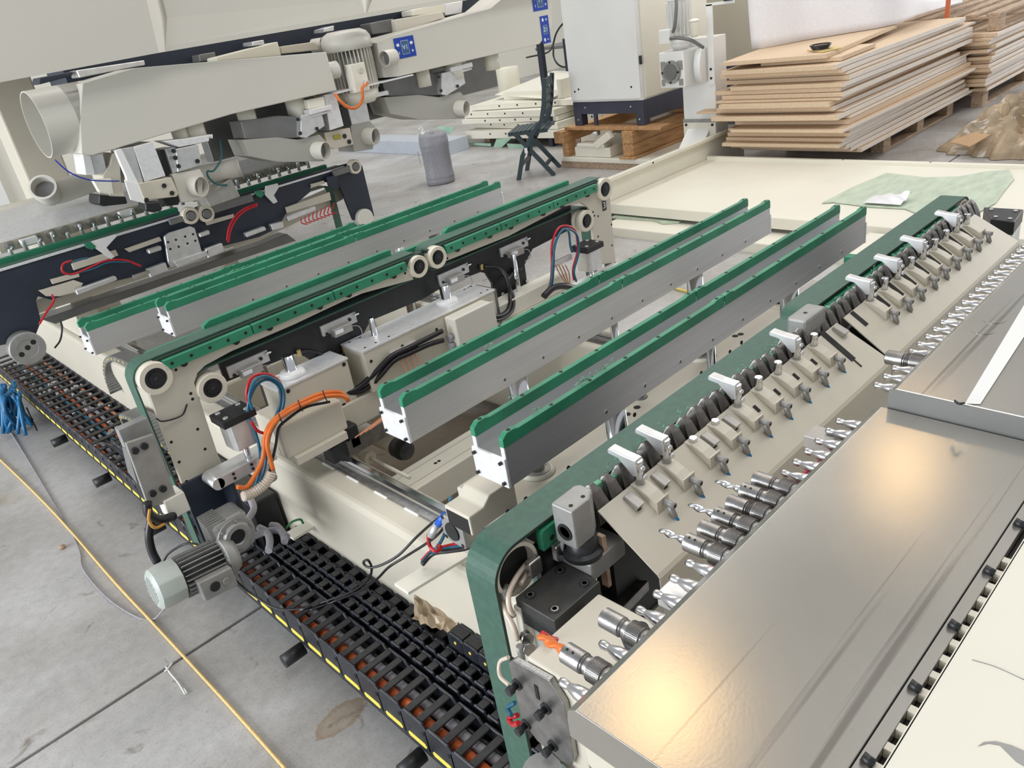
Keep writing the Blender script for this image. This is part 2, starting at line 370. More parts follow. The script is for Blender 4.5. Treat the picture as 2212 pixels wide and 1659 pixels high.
# foam sheet draped over the stack
fb = [Z(p[0], p[1], zt + .004) for p in ((1624, 106), (1650, 103), (1690, 96), (1740, 86), (1790, 78), (1850, 68), (1900, 60), (1945, 50), (1985, 32), (2030, 18), (2080, 4))]
fh = [.60, .60, .58, .56, .54, .50, .42, .30, .12, .07, .05]
def foamf(u, v):
    t = u * 10; i = min(9, int(t)); f = t - i; p = fb[i].lerp(fb[i + 1], f); h = fh[i] * (1 - f) + fh[i + 1] * f
    if v < .5: s_ = v / .5; q = p + Vector((.10 * s_, .06 * s_, h * math.sin(s_ * 1.57))); q += Vector((-.05 * math.sin(s_ * 3.14) * (1 - u), 0, 0))
    else: s_ = (v - .5) / .5; q = p + Vector((.10 + .9 * s_, .06 + .16 * s_, h * (1 - .15 * s_)))
    return q + Vector((0, 0, .008 * math.sin(11 * u + 5 * v) * min(1, v * 6)))
M().grid(foamf, 24, 24).build('foam_sheet', FOAM, None, solid=0.02, origin=(6.4, 3.3, zt), label='large white foam sheet bulging over the tall loose MDF stack', cat='foam sheet')
# second stack
pallet('wooden pallet under the strapped stack of boards at the right edge', 8.42, 2.55, 2.6, 0.9, 0.15)
z = 0.152
for k in range(16):
    h = rb.choice((0.026, 0.030, 0.034)); x0 = 8.36 + rb.uniform(-.07, .07); y0 = 2.50 + rb.uniform(-.03, .03)
    o = M().box(0, 2.9, 0, 0.95, 0, h - .003).build('mdf_board', MDF, None, bevel=0.0015, seg=1, origin=(0, 0, 0),
        label=ordlab(k, 16, 'the strapped stack at the right edge'), cat='board', group='boards in the strapped stack')
    o.location = (x0, y0, z); z += h; paleedge(o, MDFL)
pallet('upper wooden pallet lying on the strapped second stack of boards', 8.5, 2.5, 2.6, 0.9, 0.15).location.z = z + .002
M().box(8.285, 8.295, 2.86, 2.90, 0.0, 0.98).build('strap', mat('orange_strap', (.50, .13, .05), .5), None, label='orange strap hanging down the end of the second board stack', cat='strap')
# plastic sheeting heap, cardboard, yellow crate
rs = random.Random(11)
hx, hy = 6.95, 1.62
def heap(u, v):
    a = u * 2 * math.pi; r = (0.62 + .10 * math.sin(3 * a + 1) + .06 * math.sin(7 * a)) * (1 - v)
    zz = 0.004 + 0.27 * (math.sin(v * math.pi / 2) ** .7) * (1 + .22 * math.sin(5 * a + 6 * v)) + v * (1 - v) * 4 * (.06 * abs(math.sin(9 * a + 7 * v)) + .045 * abs(math.sin(17 * a - 13 * v + 2)) + .03 * math.sin(31 * a + 11 * v)) ; r *= 1 + .05 * math.sin(23 * a + 5 * v)
    return Vector((hx + r * math.cos(a) * .75, hy + r * math.sin(a), max(.002, zz)))
M().grid(heap, 120, 34, False).build('plastic_sheeting', TARP, None, origin=(hx, hy, 0), label='crumpled brown translucent plastic sheeting heaped on the floor', cat='plastic sheeting')
M().prism([Z(2052, 308, .10), Z(2100, 288, .16), Z(2140, 292, .17), Z(2095, 318, .10)], (0, 0, .006)).build('cardboard_flap', CARD, None, label='piece of brown cardboard sticking out of the plastic sheeting', cat='cardboard')
yc = thing('yellow_crate', 'yellow plastic crate behind the brown plastic sheeting', 'crate', (7.9, 2.4, 0))
YC = mat('yellow_crate_plastic', (.75, .55, .03), .4)
for bx in ((7.70, 8.20, 1.88, 1.89, .0, .12), (7.70, 8.20, 2.24, 2.25, 0, .12), (7.70, 7.71, 1.89, 2.24, 0, .12), (8.19, 8.20, 1.89, 2.24, 0, .12)): M().box(*bx).build('side', YC, yc, bevel=.002)
M().box(7.71, 8.19, 1.89, 2.24, 0.0, .01).build('bottom', YC, yc)

# ================= white sheet-metal trays on the floor =================
tr = thing('sheet_metal_tray', 'large cream sheet-metal cover lying flat like a tray with upturned left flange', 'metal cover', (5, 2.4, 0))
M().box(4.34, 5.68, 0.4, 3.74, .145, .150).build('tray_sheet', CREAML, tr)
M().box(4.335, 4.342, 0.4, 3.74, .085, .150).build('front_lip', CREAML, tr)
M().box(5.66, 5.70, 0.4, 3.74, .10, .175).build('rear_lip', CREAML, tr, bevel=.003)
M().box(4.36, 6.25, 3.745, 3.755, .0, .32).build('upturned_flange', CREAML, tr)
M().box(4.36, 6.25, 3.71, 3.755, .300, .325).build('flange_rim', CREAML, tr, bevel=.004)
holes(tr, [(4.9, 3.709, .312)], (0, -1, 0), .008)
holes(tr, [(5.68, y, .176) for y in (2.6, 2.0, 1.4, .8)], (0, 0, 1), .007)
M().prism([(4.45, 3.6, .0), (4.95, 3.6, 0), (4.95, .5, 0), (4.45, .5, 0)], (0, 0, .09)).build('support_frame', DGREY, tr)
t2 = thing('sheet_metal_tray', 'second cream sheet-metal panel lying lower in front of the large tray', 'metal cover', (4.4, 2.4, 0))
M().box(4.12, 4.44, 1.6, 3.62, .052, .058).build('tray_sheet', CREAML, t2)
M().box(4.115, 4.123, 1.6, 3.62, .0, .058).build('front_lip', CREAML, t2)
def drip(p, z):
    return [Vector((a, b_, z)) for a, b_ in p]
M().prism(drip([(4.30, 3.66), (4.33, 3.3), (4.28, 3.2), (4.33, 3.1), (4.42, 3.1), (4.42, 3.66)], .060), (0, 0, .012)).build('foam_strip', FILM, None, label='frayed green foam strip squeezed between the two sheet-metal trays', cat='foam strip')
fp = [Z(*p, .153) for p in ((1775, 440), (1845, 404), (1915, 375), (2000, 385), (2070, 383), (2130, 372), (2180, 368), (2190, 388), (2168, 415), (2150, 440), (2110, 462), (2040, 468), (1990, 466), (1955, 452), (1880, 448), (1800, 438))]
M().prism(fp, (0, 0, .006)).build('film_sheet', FILM, None, bevel=.001, label='pale green mottled protective sheet lying on the large cream tray', cat='sheet')
M().grid(lambda u, v: Vector((4.70 + .16 * v, 2.02 - .22 * u, .160 + .05 * abs(math.sin(7 * u + 5 * v)) * v * u + .012)), 10, 8).build('crumpled_film', mat('clear_film', (.82, .82, .84), .25), None, label='crumpled clear plastic film by the edge of the green sheet', cat='plastic film')
tb = thing('trestle_beam', 'cream box beam with green end block below the tray, right of the channels', 'beam', (3.9, 1.3, .1))
p0 = Z(1815, 545, .13); p1 = Z(1868, 548, .13)
M().prism([(p0.x, p0.y, .13), (p0.x, p1.y, .13), (4.30, p1.y - .02, .13), (4.30, p0.y, .13)], (0, 0, -.09)).build('beam_body', CREAML, tb, bevel=.006)
M().box(p0.x - .05, p0.x + .03, p1.y - .02, (p0.y + p1.y) / 2 + .02, 0.0, .128).build('end_block', GREEN, tb, bevel=.006)
M().box(4.1, 4.2, p1.y, p0.y, 0, .045).build('leg', CREAM, tb)
# small motor block at far right
pb = thing('cylinder_head_block', 'black cylinder head with four screws beyond the far end of the slotted cover', 'cylinder', (2.55, .62, .5))
hb = [Z(*p, .80) for p in ((2125, 447), (2212, 452), (2192, 480), (2140, 473))]
M().prism(hb, (0, 0, -.04)).build('head_plate', BLACK, pb, bevel=.003)
M().prism([Vector((v.x * .96 + .1, v.y, .76)) for v in hb], (0, 0, -.2)).build('cylinder_body', ALUS, pb, bevel=.003)
bolts(pb, [sum(hb, Vector()) / 4 * .4 + h * .6 + Vector((0, 0, 0)) for h in hb], (0, 0, 1), .006, .003, ALUS, 'screw', 8)

# ================= cabinet on timber =================
cb = thing('control_cabinet', 'tall white steel cabinet on a dark plinth, standing on timber blocks', 'cabinet', (6.3, 4.9, .385))
M().box(5.86, 6.9, 4.50, 5.33, .60, 2.6).build('cabinet_body', WHITE, cb, bevel=.006)
M().box(5.84, 5.86, 4.505, 5.325, .62, 2.58).build('door', WHITE, cb, bevel=.004)
M().box(5.90, 6.9, 4.488, 4.50, .615, 2.58).build('side_panel', CREAML, cb, bevel=.003)
holes(cb, [(5.84, 5.22, .72), (5.84, 4.6, .72), (5.84, 5.27, .70)], (-1, 0, 0), .010)
M().box(5.852, 5.872, 4.484, 4.50, .90, .97).build('hinge', BLACK, cb)
M().box(5.852, 5.872, 4.484, 4.50, 1.9, 1.97).build('hinge', BLACK, cb)
for x0, x1, y0, y1 in ((5.86, 5.95, 5.24, 5.33), (5.86, 5.95, 4.50, 4.59), (6.8, 6.9, 4.5, 4.59), (6.8, 6.9, 5.24, 5.33)):
    M().box(x0, x1, y0, y1, .385, .60).build('plinth_leg', NAVY, cb, bevel=.003)
M().box(5.862, 5.88, 4.59, 5.24, .49, .597).build('plinth_rail', NAVY, cb, bevel=.002)
M().box(5.95, 6.8, 4.502, 4.52, .43, .597).build('plinth_rail', NAVY, cb, bevel=.002)
M().box(5.862, 5.88, 5.05, 5.09, .39, .49).build('plinth_stay', NAVY, cb)
bolts(cb, [(5.862, 5.18, .55), (5.862, 4.64, .55), (5.86, 5.28, .44), (5.86, 4.55, .44)], (-1, 0, 0), .008, .005, ALUS)
def plank(name, lab, a, mt=WOOD, cat='timber', grp=None, **k): return M().box(*a).build(name, mt, None, bevel=.004, label=lab, cat=cat, group=grp, **k)
plank('timber_plank', 'flat timber plank directly under the dark cabinet plinth', (5.80, 5.96, 4.28, 5.42, .355, .384))
plank('timber_plank', 'flat timber plank under the rear of the white cabinet', (6.6, 6.78, 4.28, 5.42, .355, .384))
plank('timber_beam', 'square timber beam under the cabinet, nearest the dark folding chair', (5.72, 6.9, 5.38, 5.50, .245, .353))
plank('timber_block', 'short upright timber block under the beam nearest the folding chair', (5.78, 5.9, 5.385, 5.46, .1085, .243))
plank('timber_beam', 'upper of two stacked timber beams under the cabinet beside the white column', (5.76, 6.8, 4.57, 4.69, .245, .353))
plank('timber_beam', 'lower of two stacked timber beams under the cabinet beside the white column', (5.77, 6.85, 4.58, 4.70, .13, .243))
plank('timber_board', 'thin scrap board below the two stacked timber beams', (5.74, 6.8, 4.55, 4.73, .108, .128))
mp_ = thing('machine_part', 'white cast machine foot lying under the cabinet between the timbers', 'machine part', (6, 5, .06))
M().box(5.76, 6.9, 4.40, 5.46, .062, .107).build('base_plate', CREAML, mp_, bevel=.008)
M().box(5.78, 6.4, 4.86, 5.30, .109, .20).build('slide_block', CREAML, mp_, bevel=.006)
M().box(5.77, 5.9, 4.92, 5.26, .20, .235).build('slide_cap', CREAML, mp_, bevel=.008)
M().obox((5.79, 4.93, .27), (.03, 0, 0), (0, .09, -.05), (0, .02, .028)).build('lever_arm', CREAML, mp_, bevel=.004)
M().cyl((5.75, 5.02, .325), (5.83, 5.02, .325), .022).build('lever_pin', ALUS, mp_)
plank('pallet_skid', 'weathered wooden skid on the floor under the white machine foot', (5.78, 7.0, 4.42, 5.50, 0, .06), PALLET)
# lifting column with geared motor
lc = thing('lift_column', 'white lifting column with geared motor and flanged gearbox beside the cabinet', 'machine column', (6, 3.9, 0))
M().box(5.92, 6.10, 3.80, 4.12, .14, 1.06).build('column', WHITE, lc, bevel=.005)
M().box(5.90, 6.25, 3.78, 4.14, 0, .14).build('column_foot', WHITE, lc, bevel=.005)
M().prism([(5.92, 4.08, .36), (5.92, 3.86, .36), (5.55, 3.86, .02), (5.55, 4.08, .02)], (.0, 0, -.02)).build('gusset', WHITE, lc, bevel=.004)
M().box(5.905, 5.92, 3.80, 4.12, .13, .40).build('flange_plate', CREAML, lc, bevel=.003)
M().box(5.90, 5.92, 3.80, 4.12, .405, .425).build('seal_strip', GREYM, lc)
bolts(lc, [(5.905, 4.09, .38), (5.905, 3.83, .38), (5.905, 3.83, .28), (5.905, 4.09, .28)], (-1, 0, 0), .012, .008, BLACK)
gx, gy, gz = 5.80, 4.04, .86
M().box(5.68, 5.90, 3.93, 4.17, .72, 1.0).build('gearbox_housing', WHITE, lc, bevel=.012)
M().box(5.672, 5.69, 3.94, 3.99, .86, .93).box(5.672, 5.69, 4.11, 4.15, .86, .93).box(5.672, 5.69, 3.94, 3.98, .74, .79).box(5.672, 5.69, 4.12, 4.15, .74, .79).build('casting_pockets', GREYM, lc, bevel=.003)
M().lathe((5.68, 4.05, .845), (-1, 0, 0), [(0, .09), (.02, .088), (.02, .068), (.012, .066)], 28).build('output_flange', GREYM, lc)
M().lathe((5.665, 4.05, .845), (-1, 0, 0), [(0, .060), (.004, .058)], 28).build('shaft_cap', DGREY, lc)
bolts(lc, [(5.66, 4.05 + .078 * math.cos(a), .845 + .078 * math.sin(a)) for a in (0, 1.57, 3.14, 4.71)], (-1, 0, 0), .010, .004, BLACK)
M().lathe((5.84, 3.90, .86), (.3, -1, 0), [(0, .13), (.05, .13), (.05, .11)], 30).build('mounting_disc', WHITE, lc)
M().lathe((5.79, 4.03, 1.0), (0, 0, 1), [(0, .05), (.03, .075), (.055, .075), (.06, .095), (.10, .095)], 24).build('motor_flange', WHITE, lc)
mo = M(); mo.lathe((5.79, 4.03, 1.10), (0, 0, 1), [(0, .078), (.26, .078), (.27, .095), (.34, .095)], 24)
mo.build('motor_body', WHITE, lc)
mf = M()
for k in range(18):
    a = k * math.pi / 9; c = Vector((5.79 + .088 * math.cos(a), 4.03 + .088 * math.sin(a), 1.23)); rd = Vector((math.cos(a), math.sin(a), 0))
    mf.obox(c, rd * .012, Vector((-rd.y, rd.x, 0)) * .002, (0, 0, .12))
mf.build('cooling_fins', WHITE, lc)
M().box(5.655, 5.73, 4.03, 4.14, 1.06, 1.17).build('terminal_box', WHITE, lc, bevel=.008)
M().tube([(5.66, 4.03, 1.10), (5.66, 3.95, 1.10), (5.70, 3.86, 1.07), (5.80, 3.82, 1.0)], .014).build('cable', DGREY, lc)
M().tube([(5.66, 4.0, 1.15), (5.62, 3.95, 1.20), (5.64, 3.94, 1.35), (5.70, 3.98, 1.5)], .014).build('cable', DGREY, lc)
M().lathe((5.72, 3.84, 1.09), (0, 0, 1), [(0, .022), (.02, .035), (.11, .037), (.12, .045), (.13, .03), (.135, .01)], 18).build('oil_cup', CREAML, lc)
M().box(5.905, 5.915, 3.795, 3.85, .70, 1.30).build('bracket_strip', WHITE, lc)
M().box(5.905, 5.915, 3.60, 3.85, 1.29, 1.31).build('bracket_arm', WHITE, lc)
M().box(5.89, 5.93, 3.60, 3.68, 1.31, 1.345).build('limit_sensor', BLACK, lc)
bolts(lc, [(5.905, 3.825, .75), (5.905, 3.825, .82)], (-1, 0, 0), .011, .004, BLACK)
# rear grey cabinet behind column
rc = thing('rear_machine_body', 'large cream machine body on a navy base, behind the white column', 'machine', (8.5, 4.6, 0))
M().box(7.7, 9.6, 4.3, 5.6, .62, 2.6).build('body_panel', CREAM, rc, bevel=.005)
M().box(7.65, 9.6, 4.3, 5.6, .36, .60).build('lower_rail', NAVY, rc, bevel=.005)
M().box(7.75, 9.5, 4.35, 5.5, 0, .36).build('base_frame', DGREY, rc)
# ================= canister =================
jc = thing('jerry_can', 'grey plastic canister with white tap on its top, alone on the floor', 'canister', (5.04, 6.52, 0))
def sq(p, rx, ry, r, n=6):
    pts = []
    for q, (sx, sy) in enumerate(((1, 1), (-1, 1), (-1, -1), (1, -1))):
        for k in range(n + 1):
            a = (q + k / n) * math.pi / 2; pts.append((sx * (rx - r) + r * math.cos(a), sy * (ry - r) + r * math.sin(a)))
    return pts
ang = 0.9; ca, sa = math.cos(ang), math.sin(ang)
prof = [(0, .84), (.008, .93), (.05, .97), (.058, .94), (.066, .97), (.09, .95), (.10, .93), (.34, .93), (.352, .97), (.362, .94), (.372, .97), (.43, .97), (.434, .955), (.462, .94), (.482, .90), (.490, .84), (.491, .80)]
mb = M(); N = 0
for zz, s_ in prof:
    ring = sq(None, .178 * s_, .152 * s_, .115 * s_); N = len(ring)
    for (x, y) in ring: mb.v.append(Vector((5.04 + x * ca - y * sa, 6.52 + x * sa + y * ca, zz)))
for k in range(len(prof) - 1):
    for i in range(N): mb.f.append((k * N + i, k * N + (i + 1) % N, (k + 1) * N + (i + 1) % N, (k + 1) * N + i)); mb.sm.append(True)
mb.f.append(tuple(range(N))[::-1]); mb.sm.append(False); mb.f.append(tuple((len(prof) - 1) * N + i for i in range(N))); mb.sm.append(False)
mb.build('canister_body', CAN, jc)
def lc2(x, y, z): return Vector((5.04 + x * ca - y * sa, 6.52 + x * sa + y * ca, z))
M().tube([lc2(-.07, 0, .485), lc2(-.06, 0, .502), lc2(0, 0, .505), lc2(.06, 0, .500), lc2(.07, 0, .485)], .013).build('carry_handle', CAN, jc)
M().cyl(lc2(.02, .09, .48), lc2(.02, .09, .515), .022).cyl(lc2(.02, .09, .515), lc2(.02, .09, .545), .012).obox(lc2(.02, .10, .552), (.03, .01, 0), (0, .012, 0), (0, 0, .008)).build('tap', WHITE, jc)
M().prism([(4.93, 6.68, .20), (4.955, 6.70, .20), (4.955, 6.70, .33), (4.93, 6.68, .33)], (.003, -.002, 0)).build('label_tag', WHITE, jc)
# ================= folding chair =================
ch = thing('folding_chair', 'dark green plastic folding chair with slatted seat, beyond the grey canister', 'chair', (5.53, 5.57, 0))
e = Vector((-.54, .84, 0)).normalized(); s_ = Vector((.84, .54, 0)).normalized()     # forward, sideways(far)
O = Vector((5.53, 5.57, 0))
def cp(f, s, z): return O + e * f + s_ * s + Vector((0, 0, z))
for s in (-.20, .20):
    mb = M()
    prof = [(.17, 0), (.10, .22), (-.03, .42), (-.13, .52), (-.17, .66), (-.205, .88)]
    for i in range(len(prof) - 1):
        a, b_ = prof[i], prof[i + 1]
        d = (e * (b_[0] - a[0]) + Vector((0, 0, b_[1] - a[1]))); c = cp((a[0] + b_[0]) / 2, s, (a[1] + b_[1]) / 2)
        nrm = d.normalized().cross(s_)
        mb.obox(c, s_ * .012, d * .53, nrm * .021)
    mb.build('back_leg_frame', CHAIRM, ch, bevel=.005)
    a, b_ = (-.18, 0), (.15, .43); d = e * (b_[0] - a[0]) + Vector((0, 0, b_[1] - a[1])); nrm = d.normalized().cross(s_)
    M().obox(cp(-.015, s * .86, .215), s_ * .012, d * .5, nrm * .021).build('seat_leg', CHAIRM, ch, bevel=.005)
for k in range(9):
    f = -.16 + k * .044
    M().obox(cp(f, 0, .445 - .004 * abs(k - 4) * .3), s_ * .205, e * .0185, (0, 0, .009)).build('seat_slat', CHAIRM, ch, bevel=.004)
M().obox(cp(.02, .185, .428), s_ * .012, e * .19, (0, 0, .015)).build('seat_rail', CHAIRM, ch); M().obox(cp(.02, -.185, .428), s_ * .012, e * .19, (0, 0, .015)).build('seat_rail', CHAIRM, ch)
for z0, h in ((.84, .035), (.755, .022), (.69, .022), (.615, .018)):
    f = -.135 - (z0 - .52) * .2
    M().obox(cp(f, 0, z0), s_ * .20, e * .009, (0, 0, h)).build('back_slat', CHAIRM, ch, bevel=.004)
M().obox(cp(-.10, 0, .10), s_ * .18, e * .010, (0, 0, .018)).build('stretcher', CHAIRM, ch, bevel=.003)
M().obox(cp(.12, 0, .14), s_ * .20, e * .010, (0, 0, .018)).build('stretcher', CHAIRM, ch, bevel=.003)
M().obox(cp(.055, -.214, .27), s_ * .001, e * .014, (0, 0, .025)).build('paper_label', WHITE, ch)

# ================= stack of sheet-metal parts behind the chair =================
sp = random.Random(5)
GF = mat('green_film_wrap', (.40, .62, .48), .45, var=.15)
def slabthing(lab, c, sx, sy, h, ang, mt=CREAML, name='metal_cover', rim=.0, nh=5):
    t = thing(name, lab, 'metal cover', c)
    u = Vector((math.cos(ang), math.sin(ang), 0)); v = Vector((-u.y, u.x, 0)); C = Vector(c)
    M().obox(C + Vector((0, 0, h - .004)), u * sx, v * sy, (0, 0, .003)).build('top_sheet', mt, t)
    for s in (-1, 1):
        M().obox(C + u * sx * s + Vector((0, 0, h / 2 + rim / 2)), u * .004, v * sy, (0, 0, h / 2 + rim / 2)).build('lip', mt, t)
        M().obox(C + v * sy * s + Vector((0, 0, h / 2 + rim / 2)), u * sx, v * .004, (0, 0, h / 2 + rim / 2)).build('lip', mt, t)
    holes(t, [C - u * (sx + .004) + v * (sy * (k / nh * 1.6 - .8)) + Vector((0, 0, h * .6)) for k in range(nh)], -u, .012)
    return t
pallet('low pallet under the heap of white sheet-metal covers behind the canister', 6.75, 6.1, 1.2, 1.6, .10)
for k, (lab, a) in enumerate((
    ('lowest white sheet-metal cover of the heap behind the canister, on the pallet', ((7.15, 6.95, .102), .62, .80, .09, .06)),
    ('second white sheet-metal cover from the floor in the heap behind the canister', ((7.20, 7.0, .196), .58, .78, .07, -.05)),
    ('thin white cover in the middle of the heap, with green film hanging out below it', ((7.18, 7.1, .272), .60, .74, .05, .10)),
    ('wide cream cover lying above the green film in the heap behind the canister', ((7.3, 7.25, .328), .70, .92, .07, .02)),
    ('white perforated strip cover under the open box near the top of the heap', ((7.35, 6.95, .404), .60, .85, .06, .14)))):
    slabthing(lab, *a)
bx = thing('metal_box_cover', 'open cream box-shaped cover tilted on top of the white heap', 'metal cover', (7.3, 6.8, .47))
M().obox((7.35, 7.0, .56), (.45, -.1, .06), (.1, .55, .02), (-.004, 0, .004)).build('top_sheet', CREAML, bx)
M().obox((6.95, 6.95, .51), (.01, .50, 0), (0.004, 0, 0), (0, 0, .045)).build('front_lip', CREAML, bx)
M().obox((7.2, 6.42, .57), (.30, .0, 0), (0, .006, 0), (0, 0, .10)).build('end_panel', CREAML, bx)
M().obox((6.92, 6.45, .57), (.006, .0, 0), (0, .05, 0), (0, 0, .10)).build('corner_lip', CREAML, bx)
M().lathe((7.6, 8.0, .40), (0, 0, 1), [(0, .15), (.36, .15), (.36, .13), (.30, .12)], 28).build('bucket', CREAML, None, label='round cream bucket standing behind the heap of white covers', cat='bucket')
bl = slabthing('long grey sheet-metal trough behind the folding chair beside the cabinet', (7.35, 5.78, 0), .70, .22, .52, 0.03, mt=CREAM, name='metal_trough')
M().box(7.85, 8.3, 5.9, 6.5, 0, .69).build('sheet_metal_bin', DGREY, None, bevel=.004, label='grey sheet-metal bin carrying the shiny duct piece', cat='bin')
fg = M()
fg.prism([X(p[0], p[1], 6.50) for p in ((1065, 320), (1072, 301), (1105, 298), (1080, 322))], (.004, 0, 0))
fg.prism([X(p[0], p[1], 6.48) for p in ((1095, 310), (1130, 312), (1140, 330), (1108, 343), (1098, 322))], (.004, 0, 0))
fg.prism([X(p[0], p[1], 6.52) for p in ((945, 273), (985, 275), (970, 290), (955, 288))], (.004, 0, 0))
fg.prism([X(p[0], p[1], 6.52) for p in ((1060, 330 - 14), (1000, 312), (1003, 308), (1060, 310))], (.004, 0, 0))
fg.build('green_film_scraps', GF, None, kind='stuff', label='scraps of pale green film hanging out of the heap of white covers', cat='film')
M().lathe((8.0, 6.3, .80), (-.3, -1, -.05), [(0, .10), (.30, .10), (.31, .115), (.40, .115), (.41, .10), (.6, .08)], 24).build('duct_piece', CHROME, None, label='shiny galvanised duct piece lying between the cabinet and the heap', cat='duct')
for k, (lab, c, r) in enumerate((('black hose loop standing up behind the folding chair, larger of two', (7.9, 7.15, .95), .26), ('smaller black hose coil lying flat behind the folding chair', (8.9, 6.7, .60), .20))):
    pts = [Vector(c) + Vector((.1 * math.sin(a), r * math.cos(a), r * (1 if k == 0 else .25) * math.sin(a))) for a in [i * math.pi / 6 for i in range(13)]]
    pts += [Vector(c) + Vector((.2, r + .3, -.1)), Vector(c) + Vector((.3, r + .8, -.15))]
    M().tube(pts, .012).build('hose', BLACKC, None, label=lab, cat='hose')
# post, rear table with papers, chair, red cylinder (glimpsed between the hood and the cabinet)
q_ = X(1172, 140, 6.62); M().box(q_.x - .03, q_.x + .03, q_.y - .03, q_.y + .03, 0, 1.50).build('steel_post', BLUEB, None, bevel=.003, label='dark square steel post rising behind the folding chair', cat='post')
tt = thing('work_table', 'cluttered grey table glimpsed between the hood and the cabinet', 'table', (9.6, 8.2, 0))
M().box(9.2, 10.4, 7.6, 9.0, .78, .82).build('table_top', DGREY, tt)
for x in (9.25, 10.35):
    for y in (7.65, 8.95): M().box(x - .03, x + .03, y - .03, y + .03, 0, .78).build('leg', DGREY, tt)
rp = random.Random(2)
for k in range(3):
    o = M().grid(lambda u, v, k=k: Vector((u * .26 - .13, v * .20 - .1, .05 * abs(math.sin(3 * u + 4 * v + k)) + .03 * u)), 5, 5).build('paper', WHITE, None, origin=(0, 0, 0), label='crumpled white paper on the cluttered grey table, ' + ('nearest its front edge', 'beside the red cylinder', 'on the heap at the back')[k], cat='paper', group='papers on the cluttered grey table')
    o.location = (9.38 + .3 * k, 7.78 + .42 * k, .825); o.rotation_euler = (0, 0, rp.uniform(0, 3))
M().lathe((9.75, 7.95, .822), (0, 0, 1), [(0, .05), (.30, .05), (.34, .03), (.37, .02)], 16).build('red_bottle', mat('red_paint', (.55, .03, .03), .3), None, label='red cylinder standing on the cluttered grey table', cat='bottle')
c2 = thing('steel_chair', 'thin black-legged chair in front of the cluttered grey table', 'chair', (8.85, 7.6, 0))
M().box(8.65, 9.0, 7.4, 7.8, .44, .46).build('seat', mat('brown_seat', (.25, .15, .1), .5), c2, bevel=.005)
for x in (8.67, 8.98):
    for y in (7.42, 7.78): M().cyl((x, y, 0), (x, y, .44), .010, n=8).build('leg', BLACK, c2)
M().box(8.98, 9.0, 7.4, 7.8, .62, .80).build('backrest', BLACK, c2)
for y in (7.42, 7.78): M().cyl((8.99, y, .44), (8.99, y, .8), .010, n=8).build('back_post', BLACK, c2)
fc = thing('folding_chair', 'dark folding chair far back under the hood, left of the steel post', 'chair', (8.5, 7.75, 0))
M().box(8.3, 8.65, 7.5, 7.95, .50, .53).build('seat', BLUEB, fc, bevel=.005)
for y in (7.52, 7.93):
    M().obox((8.5, y, .26), (.22, 0, .26), (0, .012, 0), (.02, 0, -.02)).build('leg', BLUEB, fc)
    M().obox((8.5, y, .26), (-.22, 0, .26), (0, .012, 0), (.02, 0, .02)).build('leg', BLUEB, fc)
M().box(8.67, 8.70, 7.5, 7.95, .53, .95).build('backrest', BLUEB, fc, bevel=.005)
M().box(6.05, 6.4, 7.6, 9.9, 0, .16).build('low_panel', mat('pale_blue_grey_panel', (.50, .54, .60), .5), None, bevel=.004, origin=(6.2, 8.7, 0), label='low pale blue-grey panel on the floor behind the hoods', cat='panel')  # a plain low panel, not insulation
# ================= base frame of the boring line =================
UZ = Vector((0, 0, 1)); UX = Vector((1, 0, 0)); UY = Vector((0, 1, 0))
def fillet(poly, rads, seg=6):
    out = []; n = len(poly)
    for i in range(n):
        p = Vector(poly[i]).to_2d() if len(poly[i]) == 3 else Vector(poly[i]); a = Vector(poly[i - 1]) - p; b_ = Vector(poly[(i + 1) % n]) - p
        r = rads[i] if isinstance(rads, (list, tuple)) else rads
        if r <= 0: out.append(p); continue
        ua, ub = a.normalized(), b_.normalized(); ang = ua.angle(ub); t = min(r / math.tan(ang / 2), a.length * .49, b_.length * .49); rr = t * math.tan(ang / 2)
        c = p + (ua + ub).normalized() * (rr / math.sin(ang / 2)); s = p + ua * t - c; e_ = p + ub * t - c
        a0 = math.atan2(s.y, s.x); a1 = math.atan2(e_.y, e_.x); d = (a1 - a0 + math.pi) % (2 * math.pi) - math.pi
        for k in range(seg + 1): out.append(c + Vector((math.cos(a0 + d * k / seg), math.sin(a0 + d * k / seg))) * rr)
    return out
def ribbon(path, y0, y1, th):      # closed belt in the xz plane
    n = len(path); mb = M(); vs = []
    area_ = sum(path[i - 1].x * path[i].y - path[i].x * path[i - 1].y for i in range(n)); sg = 1 if area_ > 0 else -1
    for i in range(n):
        d = (path[(i + 1) % n] - path[i - 1]).normalized(); nr = Vector((d.y, -d.x)) * sg
        o = path[i]; q = path[i] - nr * th
        vs += [(o.x, y0, o.y), (o.x, y1, o.y), (q.x, y1, q.y), (q.x, y0, q.y)]
    fs = []
    for i in range(n):
        j = (i + 1) % n
        for k in range(4): fs.append((i * 4 + k, j * 4 + k, j * 4 + (k + 1) % 4, i * 4 + (k + 1) % 4))
    return mb.add(vs, fs, False)
bs = thing('machine_bed', 'cream steel base frame of the boring line with linear rails along its top', 'machine base', (1.43, 3, 0))
